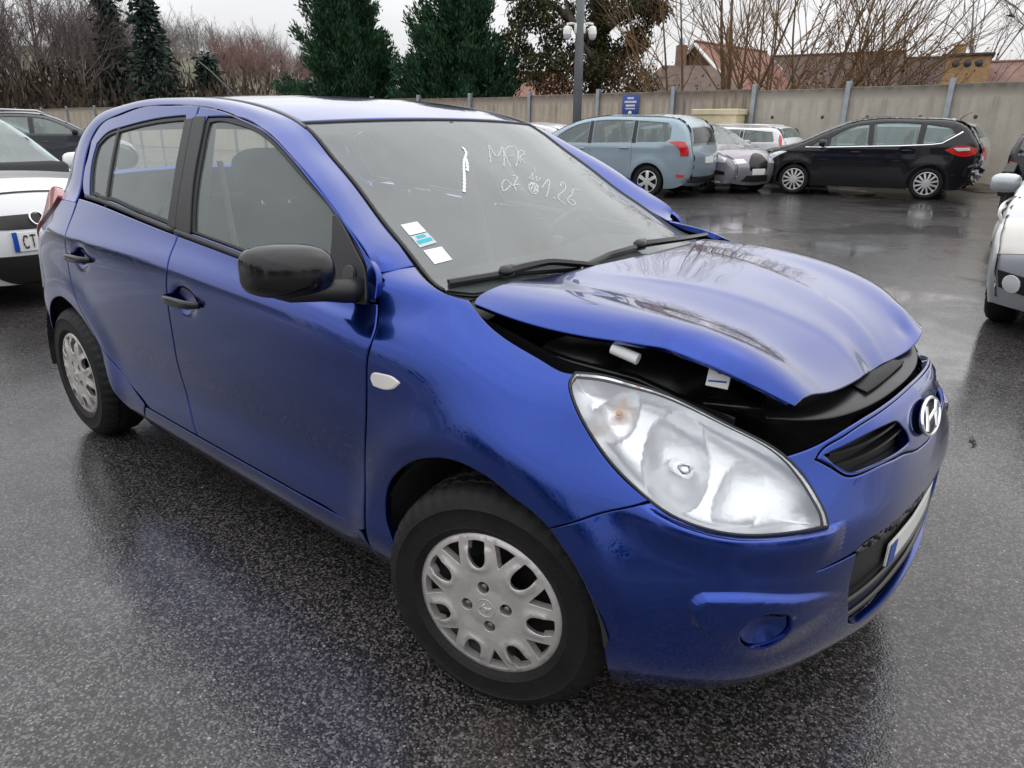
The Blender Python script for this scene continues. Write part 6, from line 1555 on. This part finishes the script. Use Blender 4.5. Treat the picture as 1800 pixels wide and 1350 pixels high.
side([(2.02, .80), (1.86, .86), (1.62, .925), (1.52, .92), (1.72, .82), (1.98, .70), (2.06, .70)], 'headlamp', M_LAMPW)
tlp = side([(-1.55, 1.00), (-1.75, 1.08), (-2.0, 1.075), (-2.13, 1.03), (-2.12, .93), (-1.95, .88), (-1.72, .92)], 'tail_lamp', M_REDL)
side([(-1.70, 1.045), (-1.98, 1.055), (-2.0, 1.0), (-1.78, .985)], 'reversing_lens', M_LAMPW, .022)
strip([(-.74, ta[14]+.0), (-.45, ta[14]+.02), (-.42, ta[14]+.14), (-.74, ta[14]+.16)], 'tail_lamp', M_REDL); strip([(.74, ta[14]+.0), (.45, ta[14]+.02), (.42, ta[14]+.14), (.74, ta[14]+.16)], 'tail_lamp', M_REDL)
b = MB(); rq = random.Random(9)
for i in range(46): b.box((-2.13+rq.uniform(-.16, .06), rq.uniform(.25, .80), rq.uniform(.36, .90)), (rq.uniform(.03, .14), rq.uniform(.03, .16), rq.uniform(.02, .10)), rot=Matrix.Rotation(rq.uniform(-.8, .8), 3, 'X')@Matrix.Rotation(rq.uniform(-.6, .6), 3, 'Y'), mi=rq.choice((0, 0, 1, 2)), bev=.005)
b.build('torn_bumper', [M_GLOSSBLACK, mat('bare_plastic_grey', (.22, .22, .23), .5), M_GALV], root, smooth=False)
b = MB(); b.box((-1.55, .42, 1.60), (.22, .12, .035), bev=.01); b.build('roof_tag', M_WHITE, root)
b = MB(); b.tube([(-1.72, .25, 1.57), (-1.80, .25, 1.66), (-1.95, .25, 1.75)], [.012, .008, .004], 6); b.build('aerial', M_BLACK, root)
side([(2.0, .46), (1.80, .50), (1.72, .40), (1.95, .34)], 'bumper_vent', M_BLACK)

# ---- pale blue people carrier
S = dict(paint=paint('pale_blue_paint', (.27, .345, .40), metal=.45, rough=.35), hw=.92, belt=(1.06, .98), wb=2.73, r=.33, tum=.30,
 prof=[(2.12, .24), (2.22, .40), (2.22, .62), (2.10, .82), (1.80, .98), (1.50, 1.06), (.90, 1.36), (.35, 1.57), (-.3, 1.645), (-1.2, 1.63), (-1.95, 1.55), (-2.12, 1.40), (-2.24, 1.05), (-2.28, .85), (-2.28, .62), (-2.24, .42), (-2.10, .28)],
 seg=[(0, 'front_bumper'), (3, 'bonnet'), (5, 'windscreen'), (7, 'roof'), (11, 'rear_window'), (12, 'tail_gate'), (14, 'rear_bumper')], cab=(-1.9, 1.2),
 wins=[[(1.05, 1.08), (.10, 1.09), (.12, 1.52), (.36, 1.47), (.80, 1.27)], [(-.02, 1.09), (-.95, 1.11), (-.93, 1.55), (-.4, 1.56), (0, 1.54)], [(-1.07, 1.115), (-1.72, 1.13), (-1.82, 1.20), (-1.80, 1.42), (-1.70, 1.50), (-1.05, 1.545)]],
 pillars=[((.04, 1.08), (.06, 1.54)), ((-1.01, 1.10), (-.99, 1.55))], doors=[(1.05, .36, 1.0), (.03, .36, 1.06), (-.98, .62, 1.06)], handles=[(.24, .97), (-.80, 1.0)], mirror=(.92, 1.10), spokes=6, rimr=.225, rim=M_ALLOY)
root, strip, side, fs, fst, (ta, L_) = parked('pale blue people carrier with red tail lamps parked in front of the mast', by_wheel((-6.98, 11.42), R(187), -1.365, .80, .955), R(187), .955, S)
side([(-1.80, 1.13), (-1.98, 1.15), (-2.12, 1.14), (-2.20, 1.0), (-2.21, .86), (-2.06, .85), (-2.02, 1.0), (-1.92, 1.08)], 'tail_lamp', M_REDL)
side([(-2.0, .50), (-2.16, .50), (-2.14, .44), (-2.0, .44)], 'reflector', M_REDL)
strip([(-.64, ta[11]+.02), (.64, ta[11]+.02), (.70, ta[12]-.05), (-.70, ta[12]-.05)], 'rear_glass', M_PLBLACK)
plate(strip, ta[13]+.02, ta[13]+.14); strip([(-.8, ta[14]+.16), (.8, ta[14]+.16), (.78, ta[15]+.1), (-.78, ta[15]+.1)], 'lower_valance', M_BLACK)
b = MB(); b.box((-1.5, .40, 1.625), (.24, .13, .03), bev=.01); b.build('roof_tag', M_WHITE, root)
b = MB(); b.tube([(-2.22, .05, 1.10), (-2.22, .12, 1.28), (-2.18, .20, 1.38)], .012, 5); b.build('rear_wiper', M_BLACK, root)

# ---- mauve grey small hatchback
M_MAUVE = paint('mauve_grey_paint', (.30, .28, .31), metal=.6, rough=.35)
HATCH = [(1.86, .24), (1.95, .40), (1.95, .60), (1.86, .74), (1.55, .86), (1.02, .97), (.45, 1.25), (-.05, 1.43), (-.6, 1.46), (-1.25, 1.40), (-1.72, 1.26), (-1.86, 1.0), (-1.92, .80), (-1.92, .55), (-1.85, .35), (-1.75, .26)]
HSEG = [(0, 'front_bumper'), (3, 'bonnet'), (5, 'windscreen'), (7, 'roof'), (10, 'rear_window'), (11, 'tail_gate'), (13, 'rear_bumper')]
HW = [[(.70, .985), (-.42, 1.02), (-.40, 1.36), (-.02, 1.34), (.40, 1.17)], [(-.54, 1.025), (-1.25, 1.06), (-1.40, 1.12), (-1.28, 1.28), (-.52, 1.36)]]
def hatch(pnt, **k):
    d = dict(paint=pnt, hw=.86, belt=(1.04, .93), wb=2.46, r=.305, prof=HATCH, seg=HSEG, wins=HW, cab=(-1.5, .85), seats=(-.05, -.95), pillars=[((-.48, 1.02), (-.46, 1.36))], doors=[(.72, .34, .96), (-.46, .34, 1.0), (-1.22, .58, 1.02)], handles=[(-.22, .88), (-1.05, .92)], mirror=(.58, 1.0)); d.update(k); return d
hx_ = R(-22); q = np.array([-6.69, 13.33])-np.array([math.cos(hx_)*1.23-math.sin(hx_)*-.73, math.sin(hx_)*1.23+math.cos(hx_)*-.73])*.98
root, strip, side, fs, fst, (ta, L_) = parked('mauve grey small hatchback with black shield grille beside the pale blue carrier', q, hx_, .98, hatch(M_MAUVE, spokes=7, rimr=.225, rim=mat('alloy_black', (.03, .03, .035), .3, .6), r=.315))
side([(1.80, .75), (1.62, .80), (1.38, .82), (1.36, .79), (1.55, .70), (1.80, .66)], 'headlamp', M_LAMPW)
side([(1.80, .48), (1.55, .52), (1.47, .40), (1.52, .34), (1.62, .42), (1.80, .40)], 'bumper_vent', M_GLOSSBLACK); side([(1.70, .27), (1.45, .29), (1.45, .26), (1.70, .235)], 'running_lamp', M_LAMPW)
strip([(-.34, ta[2]-.10), (.34, ta[2]-.10), (.38, ta[2]+.02), (.26, ta[2]+.12), (-.26, ta[2]+.12), (-.38, ta[2]+.02)], 'grille', M_GLOSSBLACK)
for s_ in (-1, 1): strip([(s_*.44, ta[2]+.02), (s_*.80, ta[2]+.03), (s_*.80, ta[2]+.14), (s_*.50, ta[2]+.11)], 'headlamp', M_LAMPW)
strip([(-.55, ta[0]+.08), (.55, ta[0]+.08), (.45, ta[1]+.02), (-.45, ta[1]+.02)], 'lower_grille', M_BLACK); plate(strip, ta[1]+.03, ta[1]+.13)

# ---- black saloon with missing bumper, behind it
root, strip, side, fs, fst, (ta, L_) = parked('black hatchback with raised bonnet and bare front end before the white estate', (-8.70, 16.0), R(-6), 1.02, hatch(MATS['black_paint'], hw=.88))
side([(1.82, .76), (1.55, .84), (1.36, .845), (1.50, .74), (1.78, .62)], 'headlamp', M_LAMPW)
strip([(-.8, ta[0]+.0), (.8, ta[0]+.0), (.8, ta[2]+.02), (-.8, ta[2]+.02)], 'open_front', M_DARK); b = MB(); b.tube([(1.97, -.6, .34), (2.05, 0, .34), (1.97, .6, .34)], .03, 6); b.build('crash_bar', M_GALV, root)

# ---- white estate along the wall
M_WHITEP = paint('white_paint', (.70, .71, .72), metal=0, rough=.3, flake=.02)
ESTP = [(2.10, .24), (2.20, .40), (2.20, .58), (2.10, .74), (1.75, .88), (1.25, .98), (.70, 1.25), (.20, 1.42), (-.5, 1.455), (-1.5, 1.44), (-2.05, 1.38), (-2.22, 1.15), (-2.32, .95), (-2.34, .60), (-2.28, .38), (-2.15, .26)]
EWIN = [[(.95, 1.00), (-.02, 1.02), (0, 1.36), (.22, 1.34), (.66, 1.17)], [(-.13, 1.02), (-1.0, 1.03), (-.98, 1.38), (-.12, 1.375)], [(-1.12, 1.035), (-2.0, 1.06), (-2.02, 1.10), (-1.92, 1.32), (-1.10, 1.375)]]
def estate(pnt, **k):
    d = dict(paint=pnt, hw=.88, belt=(1.0, .96), wb=2.70, r=.315, prof=ESTP, seg=HSEG, wins=EWIN, cab=(-2.0, 1.05), pillars=[((-.075, 1.02), (-.06, 1.375)), ((-1.06, 1.03), (-1.04, 1.38))], doors=[(.95, .34, .98), (-.07, .34, 1.0), (-1.06, .6, 1.0)], handles=[(.15, .92), (-.88, .93)], mirror=(.86, 1.02)); d.update(k); return d
def rails(root, x0, x1, z, y, m_=None):
    for s_ in (-1, 1):
        b = MB(); b.tube([(x0, s_*y, z-.06), (x0-.15, s_*y, z), ((x0+x1)/2, s_*y, z+.025), (x1+.15, s_*y, z), (x1, s_*y, z-.06)], .022, 6); b.build('roof_rail', m_ or M_ALLOY, root)
root, strip, side, fs, fst, (ta, L_) = parked('white estate car with roof rails parked nose-left along the wall', (-8.85, 18.2), R(180), .94, estate(M_WHITEP)); rails(root, .1, -1.8, 1.49, .56)
side([(-2.12, 1.26), (-2.17, 1.20), (-2.24, .98), (-2.19, .97), (-2.14, 1.10)], 'tail_lamp', M_REDL)
# ---- silver estate behind the black carrier
M_SILP = paint('silver_paint', (.50, .52, .54), metal=.6, rough=.35, flake=.1)
root, strip, side, fs, fst, (ta, L_) = parked('silver estate car with pale red tail lamps half hidden by the black people carrier', (-4.55, 17.55), R(184), 1.0, estate(M_SILP)); rails(root, .1, -1.8, 1.49, .56)
side([(-2.12, .98), (-2.30, .98), (-2.31, .70), (-2.14, .70)], 'tail_lamp', mat('lamp_faded_red', (.45, .10, .10), .15, coat=1))
strip([(-.80, ta[12]-.03), (-.50, ta[12]-.03), (-.50, ta[12]+.24), (-.80, ta[12]+.24)], 'tail_lamp', MATS['lamp_faded_red']); strip([(.80, ta[12]-.03), (.50, ta[12]-.03), (.50, ta[12]+.24), (.80, ta[12]+.24)], 'tail_lamp', MATS['lamp_faded_red'])

# ---- wrecked black car at the right
root, strip, side, fs, fst, (ta, L_) = parked('wrecked black hatchback with crumpled tail behind the silver car', (.02, 12.95), R(88), 1.0, hatch(MATS['black_paint']))
side([(-1.80, .92), (-1.89, .90), (-1.90, .80), (-1.82, .80)], 'tail_lamp', M_REDL)
b = MB()
for i in range(40): b.box((-1.86+rq.uniform(-.16, .12), rq.uniform(-.8, .8), rq.uniform(.45, 1.05)), (rq.uniform(.05, .2), rq.uniform(.05, .25), rq.uniform(.03, .12)), rot=Matrix.Rotation(rq.uniform(-.8, .8), 3, 'X')@Matrix.Rotation(rq.uniform(-.8, .8), 3, 'Y'), mi=rq.choice((0, 0, 0, 1)), bev=.006)
b.build('crumpled_panel', [M_GLOSSBLACK, M_GALV], root, smooth=False)

# ---- silver car at the right edge
S = hatch(M_SILP, hw=.87, wb=2.55, r=.315, spokes=8, ft=.04, rr=.05, mirror=(.55, .93))
root, strip, side, fs, fst, (ta, L_) = parked('silver hatchback with round fog lamps facing the blue bonnet', (1.00, 5.90), R(-89), 1.0, S)
side([(1.80, .88-.02), (1.55, .93-.04), (1.28, .91), (1.30, .84), (1.50, .74), (1.78, .64)], 'headlamp', M_LENSW := mat('lamp_milky', (.70, .68, .62), .12, coat=1))
for s_ in (-1, 1):
    strip([(s_*.42, ta[2]+.00), (s_*.80, ta[2]-.02), (s_*.80, ta[3]+.10), (s_*.56, ta[3]+.02)], 'headlamp', M_LENSW)
    fv = strip([(s_*.56, ta[1]-.055), (s_*.76, ta[1]-.03), (s_*.77, ta[1]+.085), (s_*.60, ta[1]+.06)], 'fog_surround', M_BLACK)
    aa = np.linspace(0, 2*math.pi, 19)[:-1]; strip([(s_*(.68+.055*math.cos(q)), ta[1]+.01+.055*math.sin(q)) for q in aa], 'fog_lamp', M_LAMPW, .016, fv, .03)
strip([(-.5, ta[1]-.1), (.5, ta[1]-.1), (.42, ta[2]-.02), (-.42, ta[2]-.02)], 'lower_grille', M_BLACK); strip([(-.40, ta[2]+.04), (.40, ta[2]+.04), (.44, ta[3]-.02), (-.44, ta[3]-.02)], 'grille', M_BLACK)

# ---- white car at the left
S = hatch(M_WHITEP, hw=.90, wb=2.54, r=.32, spokes=10, prof=[(x-(.34 if 5 <= i <= 9 else 0), z*(.97 if 5 <= i <= 10 else 1)) for i, (x, z) in enumerate(HATCH)], wins=[[(x-.30, z*.97) for x, z in HW[0]]], pillars=[], mirror=(.35, .98))
root, strip, side, fs, fst, (ta, L_) = parked('white hatchback with black lower grille nose-on behind the blue tail', (-7.52, -.16), R(3), 1.02, S)
strip([(-.80, ta[2]+.02), (-.55, ta[2]-.0), (.55, ta[2]-.0), (.80, ta[2]+.02), (.80, ta[2]+.075), (.55, ta[2]+.065), (-.55, ta[2]+.065), (-.80, ta[2]+.075)], 'upper_grille', M_BLACK)
strip([(-.60, ta[1]+.035), (.60, ta[1]+.035), (.42, ta[1]-.10), (-.42, ta[1]-.10)], 'lower_grille', M_BLACK)
strip([(-.8, ta[3]+.02), (.8, ta[3]+.02), (.8, ta[3]+.032), (-.8, ta[3]+.032)], 'bonnet_gap', M_DARK, .003, None, .04, 0)
po = strip([(-.26, ta[1]+.06), (.26, ta[1]+.06), (.26, ta[1]+.17), (-.26, ta[1]+.17)], 'number_plate', M_PLATE, .014)
pb = strip([(-.26, ta[1]+.06), (-.215, ta[1]+.06), (-.215, ta[1]+.17), (-.26, ta[1]+.17)], 'plate_band', M_PLATEBLUE, .018, po, .03, 0, .002)
f2 = lambda u, v: fst(u, v)+np.array([.019, 0, 0])
b = MB(); z0 = ta[1]+.115
cseg = [(-.150+.024*math.cos(q), z0+.036*math.sin(q)) for q in np.linspace(.75, 2*math.pi-.75, 12)]
b.add(*ribbon(f2, cseg, .011, .001)); b.add(*ribbon(f2, [(-.112, z0+.036), (-.062, z0+.036)], .011, .001)); b.add(*ribbon(f2, [(-.087, z0+.036), (-.087, z0-.036)], .011, .001)); b.build('plate_lettering', M_INK, po)
em = [fst(.045*math.cos(q)*1.3, ta[2]+.035+.035*math.sin(q))[0]+np.array([.016, 0, 0]) for q in np.linspace(0, 2*math.pi, 25)]
b = MB(); b.tube(em, .007, 6, caps=False); b.build('emblem', M_CHROME, root)
side([(1.84, .68), (1.55, .80), (1.40, .80), (1.60, .66), (1.84, .60)], 'headlamp', M_LAMPW)

# ---- dark grey carrier and others far left
M_DGREY = paint('dark_grey_paint', (.055, .058, .066), metal=.5, rough=.35)
c = at(92, 219, 23.5)
root, strip, side, fs, fst, (ta, L_) = parked('dark grey carrier with silver roof rails seen past the blue tail', (c[0]-.2, c[1]-.35), R(72), 1.0, estate(M_DGREY, hw=.9, prof=[(x, z*1.10 if z > .9 else z) for x, z in ESTP], wins=[[(x, z*1.10) for x, z in w_] for w_ in EWIN], belt=(1.10, 1.06), pillars=[((-.075, 1.12), (-.06, 1.51)), ((-1.06, 1.13), (-1.04, 1.51))], mirror=(.86, 1.13), mirmat=M_BLACK)); rails(root, .25, -1.8, 1.66, .58)
c = at(-6, 219, 33); parked('silver estate car parked beyond the dark grey carrier', (c[0], c[1]), R(70), 1.0, estate(M_SILP)); 
c = at(955, 219, 24.0); parked('white hatchback almost hidden behind the pale blue carrier', (c[0]-.9, c[1]+.3), R(182), .98, hatch(M_WHITEP))

# ================================================================== broken bits lying on the tarmac
rb = random.Random(12)
for i, (x, y, s_, lab) in enumerate(((1.02, .60, .055, 'thin curled black plastic shard on the tarmac before the bumper'), (1.10, .92, .03, 'tiny black plastic crumb beside the curled shard'), (.60, 1.85, .04, 'small flat black plastic chip beyond the bumper'))):
    b = MB(); n = 7; P = [(k/(n-1)-.5)*s_*2 for k in range(n)]
    V = []; 
    for k, t in enumerate(P): V += [(t, -.008+.004*math.sin(k), .004+.012*math.sin(k*.7)**2), (t, .008+.006*math.cos(k*1.3), .003+.010*math.cos(k*.5)**2), (t, .0, .001)]
    F = [(k*3+j, k*3+(j+1) % 3, (k+1)*3+(j+1) % 3, (k+1)*3+j) for k in range(n-1) for j in range(3)]
    b.add(V, F); o = b.build('plastic_shard', M_GLOSSBLACK, smooth=False); o.location = (x, y, .002); o.rotation_euler = (0, 0, rb.uniform(0, 3)); tag(o, lab, 'shard', 'broken plastic on the ground')
